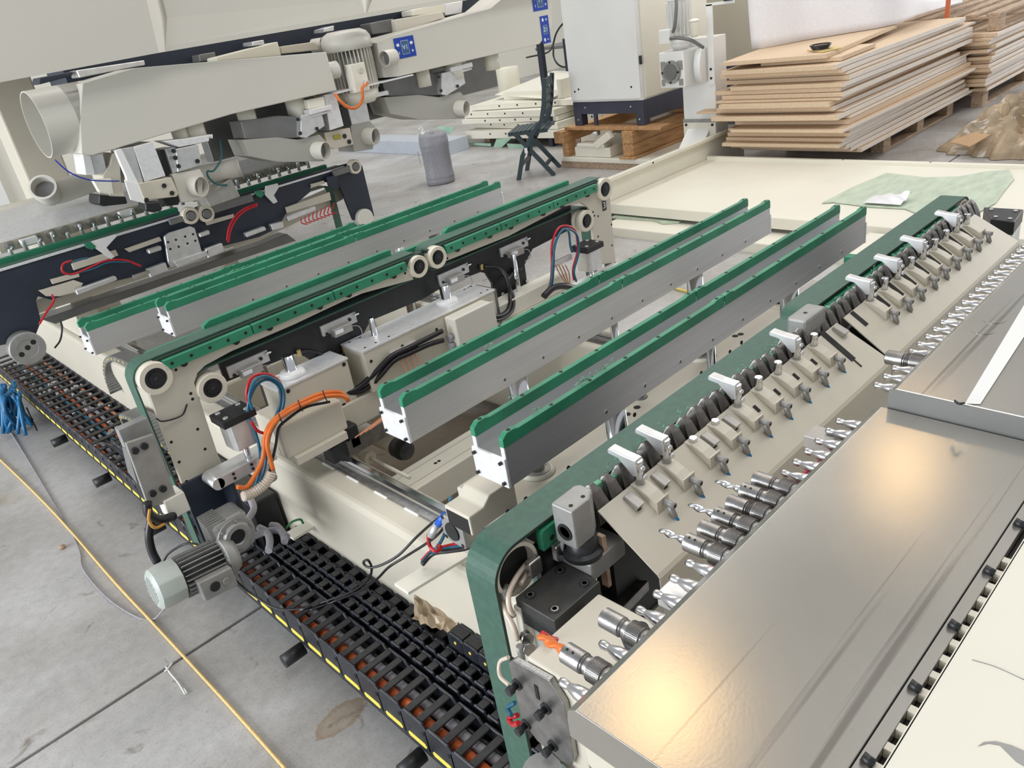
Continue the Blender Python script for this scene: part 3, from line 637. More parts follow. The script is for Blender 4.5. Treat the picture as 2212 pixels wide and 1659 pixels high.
for x0, x1, nm in ((.800, .955, 'left_beam'), (1.90, 2.06, 'right_beam')):
    M().box(x0, x1, .80, 5.4 if x0 < 1 else 3.7, .03, .450).build(nm, CREAM, bs, bevel=.018, seg=3)
    for y in (1.0, 2.6, 3.5): M().cyl((x0 + .07, y, 0), (x0 + .07, y, .03), .035).build('levelling_foot', STEEL, bs)
    xr = x0 + .105 if x0 < 1 else x0 + .05
    ye_ = 5.3 if x0 < 1 else 3.6; M().box(xr - .032, xr + .034, 1.36, ye_, .448, .456).build('rail_bed', STEEL, bs)
    M().prism([(xr - .011, 1.37, .456), (xr + .011, 1.37, .456), (xr + .007, 1.37, .467), (xr + .011, 1.37, .476), (xr + .008, 1.37, .484), (xr - .008, 1.37, .484), (xr - .011, 1.37, .476), (xr - .007, 1.37, .467)], (0, ye_ - 1.38, 0)).build('linear_rail', CHROME, bs)
    holes(bs, [(xr + .024, 1.42 + k * .06, .456) for k in range(26)], UZ, .0055, 'rail_bolt_holes')
for y in (1.52, 1.66, 1.80, 1.93):
    M().box(.868, .876, y - .03, y + .03, .448, .454).build('sealant_bead', WHITE, bs, bevel=.002)
M().box(.95, 1.90, 1.80, 1.93, .20, .30).build('cross_profile', CREAML, bs, bevel=.004)
M().box(.95, 1.90, 1.83, 1.834, .30, .302).build('profile_groove', CREAM, bs); M().box(.95, 1.90, 1.895, 1.899, .30, .302).build('profile_groove', CREAM, bs)
holes(bs, [(1.20, 1.865, .3), (1.215, 1.865, .3)], UZ, .006)
M().box(.95, 1.90, 3.2, 3.4, .12, .30).build('cross_tube', CREAM, bs, bevel=.01)
M().box(.95, 1.90, .85, 1.0, .12, .30).build('cross_tube', CREAM, bs, bevel=.01)
sh = thing('buffer_cylinder', 'cream buffer tube with a black rubber tip inside the base frame', 'buffer', (1.15, 2.1, .35))
M().cyl((1.15, 2.45, .35), (1.15, 1.99, .35), .030).build('tube_body', CREAM, sh)
M().lathe((1.15, 1.99, .35), (0, -1, 0), [(0, .036), (.035, .037), (.055, .030), (.065, .012)], 22).build('rubber_tip', BLACK, sh)
M().cyl((1.055, 2.45, .35), (1.055, 2.02, .35), .016).cyl((1.055, 2.05, .35), (1.055, 2.01, .35), .022).build('rod_guide', CREAM, sh)
M().cyl((1.055, 2.02, .35), (1.055, 1.80, .35), .006).build('thin_rod', CREAML, sh)
M().box(1.0, 1.2, 2.42, 2.46, .0, .39).build('bracket', CREAM, sh)
# ================= support channels =================
def channel(lab, y0, dark=0, xr=2.221, hair=True, grp=None, x0=.756, split=1.478, post_y=None):
    w_ = .088; y1 = y0 + w_; t = thing('support_channel', lab, 'support channel', (x0, y0, .816), grp)
    for k, (a, b_) in enumerate(((y0, y0 + .011), (y1 - .011, y1))):
        M().box(x0, xr, a, b_, .816, .912).build('side_wall', ALU, t, bevel=.0012, seg=1)
        for (p, q) in ((x0 - .001, split - .0015), (split + .0015, xr + .001)):
            zt_ = .9235; L = .03; tp = .927
            prof = [(p, .900), (q, .900), (q, tp - (.006 if q > split + .1 else .001)), (q - .006, tp), (q - L, tp), (q - L - .012, zt_), (p + L + .012, zt_), (p + L, tp), (p + .012, tp), (p, tp - .009 if p < split - .1 else tp - .002)]
            st = M().prism([(x, a - .0008, z) for x, z in prof], (0, b_ - a + .0016, 0)).build('wear_strip', GREEN, t, bevel=.0008, seg=1)
            n = 7
            hp = [(p + .022 + (q - p - .044) * i / (n - 1), (a + b_) / 2, tp if i in (0, n - 1) else zt_) for i in range(n)]
            holes(st, hp, UZ, .0042, 'strip_screw_hole')
        M().box(x0 - .0005, x0 + .012, a + .0006, b_ - .0006, .872, .901).build('wall_end_face', ALUW, t)
    M().box(x0, xr, y0 + .011, y1 - .011, .818, .824).build('channel_floor', ALU, t)
    for s, xx in ((-1, x0), (1, xr)):
        e0 = min(xx, xx + s * .006); M().box(e0, e0 + .006, y0 - .001, y1 + .001, .816, .879).build('end_plate', ALUW, t, bevel=.0008, seg=1)
        bolts(t, [(xx + s * .006, y0 + .008, .870), (xx + s * .006, y1 - .008, .870), (xx + s * .006, y0 + .008, .826), (xx + s * .006, y1 - .008, .826)], (s, 0, 0), .0036, .006, BLACK, 'end_bolt', 8)
    k = 0; xs_ = x0 + .02
    pts = [(x0 + .278 + i * .1299, y0, .837) for i in range(11) if x0 + .278 + i * .1299 < xr - .05]
    b0 = None
    for p in pts:
        if b0 is None:
            mb = M(); mb.lathe(Vector(p) + Vector((0, .0005, 0)), (0, -1, 0), [(0, .0058), (.0012, .0056), (.0012, .0042)], 14, True, False)
            b0 = mb.build('countersunk_screw', ALUS, t); base_p = Vector(p)
            M().lathe(Vector(p) + Vector((0, -.0002, 0)), (0, -1, 0), [(0, .0040), (.0006, .0040)], 12).build('screw_socket', DSTEEL, b0)
        else: inst(b0, t, Vector(p) - base_p)
    yc_ = (y0 + y1) / 2
    for xx, r in ((1.11, .024), (1.48, .0105), (1.862, .024)):
        M().cyl((xx, yc_, .36), (xx, yc_, .818), r, n=28).build('lift_post', CHROME, t)
    return t
channel('aluminium channel with green edge strips, nearest the toothed bar', .944)
channel('second aluminium channel with green edge strips from the toothed bar', 1.244)
channel('aluminium channel with green strips just behind the numbered portal', 2.478)
c4 = channel('lower-set channel beyond the numbered portal, its end above the cable chains', 2.752, x0=.577, xr=1.70, split=1.14); c4.location.z -= .05
# chips and scraps on the near channel strip
mb = M(); rc_ = random.Random(9)
for cx, cy, n in ((.99, .9495, 22), (1.045, .9495, 16), (.86, .9495, 8), (.83, 1.2495, 6), (1.02, 1.2495, 8), (.87, 1.0265, 6), (.80, 2.1, 14)):
    for _ in range(n):
        p = Vector((cx + rc_.gauss(0, .012), cy + rc_.gauss(0, .003), .9275 + abs(rc_.gauss(0, .003)))); 
        mb.tube([p, p + Vector((rc_.uniform(-.006, .006), rc_.uniform(-.004, .004), .004)), p + Vector((rc_.uniform(-.007, .007), rc_.uniform(-.005, .005), .001))], .0006, 3, 2)
mb.build('plastic_swarf', GREENL, None, kind='stuff', label='green plastic swarf curls along the worn edge strips', cat='swarf')

# ================= numbered portal (middle) =================
FY = 2.02
def plate_from_px(pxs, y, th, name, m, parent, bevel=.0015): 
    return M().prism([Y(px, py, y) for px, py in pxs], (0, th, 0)).build(name, m, parent, bevel=bevel, seg=1)
pt = thing('belt_portal', 'cream belt portal with black number 3, green strips and four white pulleys', 'conveyor portal', (1.43, 2.05, .3))
plate_from_px([(316, 835), (324, 800), (362, 794), (620, 690), (882, 578), (893, 590), (893, 604), (771, 637), (636, 701), (500, 759), (467, 777), (443, 790), (427, 806), (420, 828), (432, 864), (452, 925), (472, 985), (500, 1045), (399, 1062), (350, 930)], FY, .012, 'front_plate', CREAM, pt)
plate_from_px([(962, 545), (1100, 488), (1292, 398), (1316, 402), (1330, 567), (1289, 573), (1284, 540), (1278, 474), (1272, 449), (1256, 438), (1221, 446), (1100, 510), (962, 565)], FY, .012, 'front_plate', CREAM, pt)
# dark rear plate with its feet
plate_from_px([(467, 770), (900, 590), (1100, 505), (1233, 440), (1236, 494), (1151, 538), (1134, 572), (1143, 637), (1069, 668), (1064, 612), (1050, 590), (1038, 588), (961, 618), (915, 646), (801, 693), (782, 728), (783, 775), (797, 808), (725, 853), (706, 860), (696, 835), (688, 790), (662, 772), (641, 764), (488, 826)], 2.052, .012, 'rear_plate', BLACK, pt)
LB = [(.478, .931), (1.437, .931), (1.437, .846), (.604, .846), (.604, .31), (.478, .31)]
RB = [(2.385, .931), (1.443, .931), (1.443, .846), (2.262, .846), (2.262, .31), (2.385, .31)]
for k, b_ in enumerate((LB, RB)):
    ribbon(fillet(b_, [.048, .04, .04, .048, .05, .05]), 2.032, 2.090, .0045).build('drive_belt', BELT, pt)
def pulley(parent, x, z, r, y0=2.006, y1=2.034, hub=.6):
    p = M().lathe((x, y1, z), (0, -1, 0), [(0, r), (y1 - y0 - .003, r), (y1 - y0, r * .95), (y1 - y0, r * .66), (y1 - y0 - .006, r * .64)], 32, True, False).build('pulley', IVORY, parent)
    M().lathe((x, y1 - .01, z), (0, -1, 0), [(0, r * .65), (y1 - y0 - .014, r * .65), (y1 - y0 - .014, r * .40), (y1 - y0 - .009, r * .38), (y1 - y0 - .009, r * .12), (y1 - y0 - .004, r * .10)], 28).build('bearing', BLACK, p)
    return p
for x, z, r in ((.527, .884, .0435), (2.338, .886, .0435), (.654, .797, .0415), (2.212, .797, .0415), (1.400, .888, .036), (1.480, .893, .037)):
    pulley(pt, x, z, r); M().cyl((x, 2.034, z), (x, 2.088, z), r * .97, n=28).build('roller', IVORY, pt)
for (a, b_), nm in (((.557, .808), 0), ((.811, 1.078), 0), ((1.081, 1.352), 0), ((1.520, 1.770), 0), ((1.773, 2.040), 0), ((2.043, 2.29), 0)):
    s = M().box(a, b_, 2.006, 2.021, .892, .920).build('guide_strip', GREEN, pt, bevel=.001, seg=1)
    holes(s, [(a + (b_ - a) * (.08 + .21 * k), 2.006, .906) for k in range(5)], (0, -1, 0), .0045, 'strip_screw')
    M().lathe((a + .05, 2.019, .892), (0, -1, 0), [(0, .010), (.008, .010)], 16).build('boss', BLACK, s); M().lathe((b_ - .05, 2.019, .892), (0, -1, 0), [(0, .010), (.008, .010)], 16).build('boss', BLACK, s)
M().box(.53, 1.43, 2.021, 2.05, .912, .9255).build('slide_rail', BELTE, pt); M().box(1.45, 2.34, 2.021, 2.05, .912, .9255).build('slide_rail', BELTE, pt)
for x0, x1, z0, z1, y0 in ((.535, 1.372, .905, .925, 2.10), (.716, 1.365, .925, .947, 2.096), (1.374, 1.592, .900, .925, 2.10), (1.594, 2.232, .912, .945, 2.096)):
    M().prism([(x0, y0, z0), (x1, y0, z0), (x1, y0, z1), (x0 + .02, y0, z1), (x0, y0, z1 - .010)], (0, .018, 0)).build('guide_strip', GREEN, pt, bevel=.001, seg=1)
M().box(.54, 2.23, 2.10, 2.118, .85, .905).build('strip_carrier', ALU, pt, bevel=.001, seg=1)
ha = [Y(*p, FY) for p in ((380, 799), (397, 789), (412, 850), (416, 862), (427, 927), (443, 970), (370, 955), (387, 998), (403, 1040), (962, 580), (966, 558), (875, 590), (873, 577), (1274, 415), (1286, 409), (1281, 458), (1284, 466), (1292, 467), (1321, 485), (1292, 511), (1322, 530), (1296, 544))]
holes(pt, ha, (0, -1, 0), .0042)
nt_ = Y(1305, 444, FY)
M().obox(nt_, (.012, 0, 0), (0, .0006, 0), (0, 0, .020)).build('number_plate', BLACK, pt)
text('3', .036, nt_ + Vector((0, -.0012, 0)), (1, 0, 0), (0, 0, 1), INK, pt, 'number_3')
M().tube([Y(404, 873, FY - .001), Y(395, 895, FY - .006), Y(375, 905, FY - .006), Y(350, 910, FY - .01), Y(338, 904, FY - .01)], .0022, 6).build('tie_cable', BLACKC, pt)
# sensors
sens = [(1.035, 1.137), (.727, .83), (1.50, 1.61), (1.79, 1.905)]
for a, b_ in sens:
    L = b_ - a; c = a + L / 2
    M().box(a - .008, b_ + .016, 2.042, 2.052, .788, .822).build('sensor_mount', ALUS, pt, bevel=.001, seg=1)
    s = M().box(a + .018, a + .083, 2.018, 2.042, .778, .804).build('sensor_body', SENS, pt, bevel=.001, seg=1)
    M().box(a + .022, a + .050, 2.0175, 2.018, .787, .799).build('type_label', INK, s)
    bolts(pt, [(a + .006, 2.042, .792), (b_ - .010, 2.042, .806)], (0, -1, 0), .0055, .004, BLACK)
    M().cyl((b_ + .004, 2.035, .815), (b_ + .022, 2.035, .815), .004, n=10).build('sensor_pin', CHROME, pt)
    M().tube([(a + .083, 2.03, .790), (a + .105, 2.02, .782), (a + .110, 2.02, .755), (a + .088, 2.03, .742)], .0016, 5).build('sensor_wire', GREY, pt)
# columns under plate
for x in (.880, 1.176, 1.475, 1.80):
    r = .017 if x in (.880, 1.475) else .009
    M().cyl((x, 2.00, .60), (x, 2.00, .80), r, n=22).build('guide_column', CHROME, pt)
    if r > .01: M().lathe((x, 2.00, .738), UZ, [(0, .040), (.012, .034), (.016, .026), (.016, .018)], 24).build('column_flange', WHITE, pt)
# cross beam with cover boxes
M().box(.80, 2.06, 1.945, 2.18, .51, .60).build('carriage_beam', CREAM, pt, bevel=.006)
M().box(1.08, 1.625, 1.93, 2.045, .60, .735).build('cover_box', CREAM, pt, bevel=.003)
M().box(1.078, 1.627, 1.927, 2.048, .735, .742).build('cover_top', ALUW, pt, bevel=.001)
M().box(1.625, 1.645, 1.94, 2.04, .60, .735).build('cover_end', DGREY, pt)
M().box(.80, 1.035, 1.95, 2.045, .60, .730).build('cover_box', CREAM, pt, bevel=.003)
M().box(.798, 1.037, 1.947, 2.048, .730, .737).build('cover_top', ALUW, pt, bevel=.001)
M().box(1.66, 2.02, 1.96, 2.03, .60, .66).build('right_beam_cover', CREAML, pt, bevel=.003)
holes(pt, [(x, 1.929, .70) for x in (1.10, 1.22, 1.36, 1.60)] + [(x, 1.929, .63) for x in (1.10, 1.60)], (0, -1, 0), .005)
holes(pt, [(x, y, .742) for x in (1.10, 1.14, 1.19, 1.58, 1.61) for y in (1.945, 2.03)], UZ, .004)
holes(pt, [(1.02, 1.949, .72), (.985, 1.949, .60), (.83, 1.949, .72)], (0, -1, 0), .006)
bolts(pt, [Y(p[0], p[1], 2.05) for p in ((777, 785), (789, 806), (709, 817), (715, 843), (1085, 635), (1088, 657), (1137, 608), (1140, 631))], (0, -1, 0), .007, .006, ALUS)
jb = M().box(1.395, 1.56, 1.872, 1.927, .624, .742 - .012).build('junction_box', CREAML, pt, bevel=.006, seg=3)
M().box(1.392, 1.563, 1.866, 1.872, .621, .733).build('box_lid', HOOD, jb, bevel=.004)
for gx_, gz_ in ((1.375, .668), (1.375, .638), (1.56, .70), (1.56, .67)): M().cyl((gx_, 1.90, gz_), (gx_ + .018, 1.90, gz_), .012).build('cable_gland', GREY, jb)
M().box(1.17, 1.27, 1.915, 1.93, .68, .70).build('manifold', ALUS, pt, bevel=.001)
for k in range(5):
    x = 1.185 + k * .018
    M().cyl((x, 1.916, .695), (x, 1.905, .69), .006, n=10).build('manifold_fitting', CHROME, pt)
    if k < 4: M().tube([(x, 1.91, .68), (x + .01, 1.90, .63), (x - .01, 1.88, .58), (x - .12, 1.86, .555), (x - .25, 1.84, .545)], .0022, 5).build('air_tube', COPPER, pt)
M().tube([Y(955, 715, 1.90), Y(925, 730, 1.90), Y(885, 750, 1.905), Y(845, 770, 1.91), Y(810, 805, 1.93), Y(770, 840, 1.95), Y(740, 846, 1.96), Y(715, 825, 1.97)], .0085, 8).build('cable', BLACKC, pt)
M().tube([Y(957, 735, 1.90), Y(925, 745, 1.90), Y(885, 763, 1.905), Y(850, 780, 1.91), Y(818, 815, 1.93), Y(785, 843, 1.95), Y(740, 852, 1.96)], .0085, 8).build('cable', BLACKC, pt)
M().tube([Y(1040, 665, 1.9), Y(1070, 683, 1.9), Y(1095, 672, 1.92), Y(1102, 645, 1.97), Y(1095, 600, 2.0), Y(1075, 580, 2.03), Y(1045, 577, 2.04)], .0075, 8).build('cable', BLACKC, pt)
M().tube([Y(1042, 685, 1.9), Y(1075, 692, 1.9), Y(1105, 672, 1.93), Y(1108, 640, 1.98), Y(1096, 610, 2.02), Y(1108, 590, 2.04), Y(1125, 580, 2.04)], .0075, 8).build('cable', BLACKC, pt)
for p in ((645, 762), (743, 755), (1040, 577), (1112, 583)): M().obox(Y(p[0], p[1], 2.043), (.006, 0, 0), (0, .005, 0), (0, 0, .010)).build('cable_clip', BRASS, pt, bevel=.001)
M().tube([Y(640, 762, 2.045), Y(670, 758, 2.045), Y(700, 770, 2.045), Y(715, 800, 2.045), Y(740, 835, 2.03)], .0045, 6).build('cable', BLACKC, pt)
M().tube([Y(745, 760, 2.045), Y(725, 780, 2.045), Y(722, 810, 2.045), Y(735, 840, 2.03)], .0045, 6).build('cable', BLACKC, pt)
# end boxes near the left rail
M().box(.745, .948, 1.885, 1.94, .555, .655).build('carriage_cover', CREAM, pt, bevel=.010, seg=3)
M().box(.76, .93, 1.87, 1.89, .535, .56).build('carriage_lip', CREAM, pt, bevel=.002)
M().box(.865, .925, 1.875, 1.93, .475, .53).build('rail_carriage', BLACK, pt, bevel=.006)
M().box(.945, .985, 1.90, 1.95, .475, .55).build('rail_wiper', BLACK, pt, bevel=.006)
M().box(.90, 1.90, 1.90, 1.915, .46, .51).build('toothed_rack', STEEL, pt)
# pneumatic cylinders at the portal legs
def cylunit(parent, c, top, s=1):
    x, y = c
    M().box(x - .048, x + .048, y - .042, y + .042, top - .022, top).build('cylinder_head', BLACK, parent, bevel=.002)
    bolts(parent, [(x + a, y + b_, top) for a in (-.03, .03) for b_ in (-.024, .024)], UZ, .007, .003, ALUS, 'socket_screw', 12)
    M().prism([(x - .03, y - .038, top - .10), (x + .03, y - .038, top - .10), (x + .036, y - .02, top - .10), (x + .036, y + .03, top - .10), (x - .036, y + .03, top - .10), (x - .036, y - .02, top - .10)], (0, 0, .078)).build('cylinder_body', ALUS, parent, bevel=.002)
    M().cyl((x, y - .005, top - .17), (x, y - .005, top - .10), .009, n=16).build('piston_rod', CHROME, parent)
    M().cyl((x, y - .005, top - .178), (x, y - .005, top - .16), .019).build('rod_seal', BLACK, parent)
cylunit(pt, (.663, 1.955), .735)
M().box(.555, .73, 1.925, 1.995, .555, .59).build('bearing_bar', ALUS, pt, bevel=.002)
M().cyl((.555, 1.925, .572), (.555, 1.995, .572), .017).build('bar_end', ALUS, pt)
bolts(pt, [(x, 1.924, z) for x, z in ((.60, .58), (.60, .566), (.655, .58), (.655, .566))], (0, -1, 0), .0045, .001, HOLE)
M().cyl((.70, 1.96, .49), (.70, 1.96, .555), .024).build('lower_cylinder', ALUS, pt)
cylunit(pt, (2.14, 1.955), .735)
M().box(2.03, 2.33, 1.93, 2.0, .555, .59).build('bearing_bar', ALUS, pt, bevel=.002)
# air hoses in loops
def loop(pxs, y, r, m, parent, name='air_hose'): return M().tube([Y(p[0], p[1], y if len(p) < 3 else p[2]) for p in pxs], r, 8).build(name, m, parent)
loop([(537, 880), (533, 845), (545, 815), (572, 808), (600, 820), (612, 850), (608, 885), (590, 920), (575, 960), (570, 1010), (560, 1050)], 1.90, .0042, RED, pt)
loop([(534, 890), (540, 860), (556, 830), (580, 820), (602, 835), (606, 862), (600, 890), (582, 925), (568, 965), (563, 1010), (550, 1055)], 1.895, .0042, BLUE, pt)
loop([(545, 885), (538, 855), (552, 822), (575, 813), (604, 828), (614, 860), (604, 900), (585, 935), (577, 975), (568, 1025), (545, 1065)], 1.888, .0042, BLUE, pt)
loop([(542, 910), (556, 930), (575, 940), (578, 960)], 1.90, .0042, RED, pt)
loop([(540, 905), (552, 935), (560, 965), (562, 990)], 1.905, .0042, BLUE, pt)
loop([(1170, 640), (1188, 615), (1192, 570), (1192, 530), (1205, 495), (1225, 488), (1243, 500), (1248, 540), (1238, 580), (1240, 605)], 1.92, .0042, RED, pt)
loop([(1178, 640), (1192, 615), (1196, 570), (1198, 530), (1212, 500), (1230, 495), (1247, 510), (1250, 545), (1240, 585), (1245, 608)], 1.915, .0042, BLUE, pt)
loop([(1174, 640), (1190, 612), (1194, 570), (1200, 525), (1215, 497), (1228, 500), (1232, 530), (1236, 545)], 1.91, .0042, BLUE, pt)
for k in range(4):
    x = 1200 + k * 7
    loop([(x, 572), (x + 8, 590), (x + 22 - k * 4, 612)], 1.93, .002, COPPER, pt, 'air_tube')
M().obox(Y(1214, 563, 1.94), (.05, 0, 0), (0, .006, 0), (0, 0, .010)).build('manifold', ALUS, pt, bevel=.001)
loop([(1175, 640), (1195, 622), (1220, 618), (1245, 625)], 1.87, .012, BLACKC, pt, 'cable')
# orange cable bundle
loop([(752, 862), (735, 855), (700, 857), (660, 872), (620, 892), (590, 918), (577, 955), (585, 995), (590, 1015)], 1.86, .0065, ORANGE, pt, 'power_cable')
loop([(752, 866), (735, 848), (695, 850), (655, 866), (615, 888), (585, 915), (572, 945), (570, 980), (560, 1010), (535, 1050), (512, 1052)], 1.87, .0065, ORANGE, pt, 'power_cable')
loop([(712, 868), (660, 880), (622, 905), (602, 925), (596, 960), (587, 1000), (580, 1030)], 1.865, .004, BLACKC, pt, 'cable')
for p in ((699, 855), (646, 876), (604, 905)): M().tube([Y(p[0] - 2, p[1] - 12, 1.855), Y(p[0] + 2, p[1], 1.848), Y(p[0] + 8, p[1] + 12, 1.855)], .0018, 5).build('cable_tie', BLACKC, pt)
sp_ = [Y(*p, 1.86) for p in ((587, 1020), (577, 1040), (560, 1056), (540, 1068), (524, 1073))]
M().tube(sp_, .013, 12).build('spiral_wrap', CLEAR, pt)
wr_ = M()
for i in range(4):
    for k in range(4):
        c = sp_[i].lerp(sp_[i + 1], k / 4); d = (sp_[i + 1] - sp_[i]).normalized(); wr_.lathe(c, d, [(0, .0135), (.0015, .0150), (.003, .0135)], 14, False, False)
wr_.build('wrap_ridges', CLEAR, pt)
# leg drive: dark bracket, gearbox and motor
M().box(.585, .595, 1.93, 2.03, .34, .56).build('leg_bracket', BLUEB, pt); M().box(.485, .595, 2.012, 2.028, .34, .575).build('leg_bracket', BLUEB, pt, bevel=.002)
M().box(.395, .47, 2.0, 2.03, .62, .80).build('side_block', GREYM, pt, bevel=.002)
gp = [Y(272, 958, 1.965), Y(331, 938, 1.965), Y(385, 1081, 1.965), Y(322, 1098, 1.965)]
M().prism(gp, (0, .012, 0)).build('clamp_plate', SENS, pt, bevel=.002)
M().prism([gp[0] + Vector((0, .012, -.02)), gp[0] + Vector((0, .06, -.03)), gp[3] + Vector((0, .06, .09)), gp[3] + Vector((0, .012, .07))], (.03, 0, 0)).build('clamp_side', DGREY, pt)
bolts(pt, [Y(*p, 1.965) for p in ((291, 973), (311, 963), (329, 1065), (351, 1055))], (0, -1, 0), .009, .008, BLACK, 'socket_screw', 12)
M().obox(Y(374, 1085, 1.99), (.028, 0, 0), (0, .03, 0), (0, 0, .03)).build('foot_block', CREAML, pt, bevel=.003)
gm = thing('gear_motor', 'grey geared motor with finned body hanging on the left leg of the portal', 'motor', (.42, 1.86, .28))
gc = Y(505, 1152, 1.87); gc.y = 1.87
M().box(gc.x - .052, gc.x + .046, 1.855, 1.945, gc.z - .055, gc.z + .055).build('gearbox_housing', GREYM, gm, bevel=.012)
for k in range(7):
    a = k * .18; M().box(gc.x - .062 + .001 * k, gc.x - .010, 1.862 + k * .012, 1.865 + k * .012, gc.z - .02, gc.z + .060).build('gearbox_fin', GREYM, gm)
M().lathe((gc.x, 1.857, gc.z), (0, -1, 0), [(0, .054), (.008, .052), (.008, .040), (.018, .036), (.018, .024), (.010, .022)], 28).build('output_flange', GREYM, gm)
M().lathe((gc.x, 1.850, gc.z), (0, -1, 0), [(0, .021), (.004, .020)], 24).build('bore_cap', BLACK, gm)
bolts(gm, [(gc.x + .045 * math.cos(a), 1.849, gc.z + .045 * math.sin(a)) for a in (.3, 1.35, 2.4, 3.45, 4.5, 5.5)], (0, -1, 0), .0045, .004, GREYM)
ma = Vector((gc.x - .05, 1.905, gc.z - .06)); md = Vector((-.985, .0, .10)).normalized()
m0 = Vector((gc.x - .02, 1.86, gc.z - .045))
M().lathe(m0, md, [(0, .045), (.022, .060), (.034, .060), (.040, .052)], 28).build('motor_flange', GREYM, gm)
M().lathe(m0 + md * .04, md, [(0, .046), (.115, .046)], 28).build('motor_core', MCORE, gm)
u_, v_ = M().frame(md)
for k in range(26):
    a = k * math.pi / 13; rd = u_ * math.cos(a) + v_ * math.sin(a); tg = u_ * -math.sin(a) + v_ * math.cos(a)
    M().obox(m0 + md * .095 + rd * .049, md * .052, tg * .0010, rd * .0085).build('cooling_fin', GREYM, gm)
M().lathe(m0 + md * .150, md, [(0, .057), (.04, .060), (.062, .056), (.070, .044)], 10).build('fan_cover', mat('pale_green_grey_paint', (.46, .50, .46), .35), gm, bevel=.003)
holes(gm, [m0 + md * .2195 + u_ * (i * .009) + v_ * (j * .009) for i in range(-4, 5) for j in range(-4, 5) if i * i + j * j < 18], md, .0028, 'fan_grille', joined=True)
M().obox(m0 + md * .085 - v_ * .0 + Vector((0, -.058, -.022)), md * .045, (0, .018, 0), (0, 0, .03)).build('terminal_box', GREYM, gm, bevel=.004)
M().lathe(m0 + md * .095 + Vector((0, -.076, -.022)), (0, -1, 0), [(0, .014), (.003, .013)], 20).build('box_plug', BLACK, gm)
M().lathe(m0 + md * .065 + Vector((0, -.076, -.022)), (0, -1, 0), [(0, .011), (.004, .009)], 20).build('box_gland', GREYM, gm)
M().tube([Y(318, 1085, 1.93), Y(322, 1110, 1.93), Y(345, 1122, 1.93), Y(375, 1115, 1.95)], .012).build('corrugated_hose', BLACKC, None, label='black corrugated hose looping beneath the clamp plate of the portal leg', cat='hose')
M().tube([Y(333, 1110, 1.96), Y(325, 1130, 1.96), Y(322, 1160, 1.96), Y(328, 1190, 1.96), Y(340, 1215, 1.95)], .011).build('corrugated_hose', BLACKC, None, label='black corrugated hose running down to the geared motor', cat='hose')
M().tube([Y(323, 1100, 1.90), Y(322, 1125, 1.90), Y(335, 1140, 1.90), Y(355, 1132, 1.92)], .004).build('yellow_cable', mat('ochre_cable', (.55, .27, .04), .4), None, label='ochre cable looped below the clamp plate of the portal leg', cat='cable')
# ================= near belt portal =================
np_ = thing('belt_portal', 'nearest belt portal, its wide dark green belts running beside the toothed bar', 'conveyor portal', (1.43, .74, .3))
LBn = [(.503, .931), (1.437, .931), (1.437, .846), (.629, .846), (.629, .33), (.503, .33)]
RBn = [(2.39, .933), (1.446, .933), (1.446, .846), (2.262, .846), (2.262, .33), (2.39, .33)]
for b_, ya, yb in ((LBn, .706, .768), (RBn, .728, .790)):
    ribbon(fillet(b_, [.052, .04, .04, .048, .05, .05], 8), ya, yb, .0045).build('drive_belt', BELT, np_)
    ribbon([Vector((p.x, p.y)) for p in fillet([(x + (.0002 if i else -.0002), z) for i, (x, z) in enumerate(b_)], [.052, .04, .04, .048, .05, .05], 8)], ya - .0012, ya, .0047).build('belt_edge', BELTE, np_)
for x, z, r in ((.5515, .882, .045), (1.392, .888, .037), (1.492, .888, .037), (2.342, .884, .045)):
    pq = M().lathe((x, .768 if x < 1.4 else .788, z), (0, -1, 0), [(0, r * .97), (.056, r * .97), (.059, r * .93), (.059, r * .80), (.040, r * .78)], 36, True, False).build('pulley', IVORY, np_); M().lathe((x, .768 if x < 1.4 else .788, z), (0, -1, 0), [(.041, r * .78), (.044, r * .78)], 30).build('bearing', BLACK, pq)
for a, b_, y in ((.60, .80, .701), (.803, 1.08, .701), (1.083, 1.352, .701), (1.53, 1.80, .722), (1.803, 2.05, .722), (2.053, 2.29, .722)):
    s = M().prism([(a, y, .885), (b_, y, .885), (b_, y, .921), (a + .004, y, .921), (a, y, .915)], (0, .012, 0)).build('guide_strip', GREEN, np_, bevel=.001, seg=1)
    holes(s, [(a + (b_ - a) * (.10 + .26 * k), y, .899) for k in range(4)], (0, -1, 0), .005, 'strip_screw_hole')
M().box(.60, 1.36, .712, .764, .895, .922).build('slide_rail', BELTE, np_); M().box(1.52, 2.29, .733, .785, .895, .922).build('slide_rail', BELTE, np_)
M().prism([(x, .716, z) for x, z in ((.60, .885), (2.26, .885), (2.26, .60), (2.1, .60), (2.1, .78), (.69, .78), (.69, .40), (.60, .40))], (0, .012, 0)).build('front_plate', BLACK, np_)
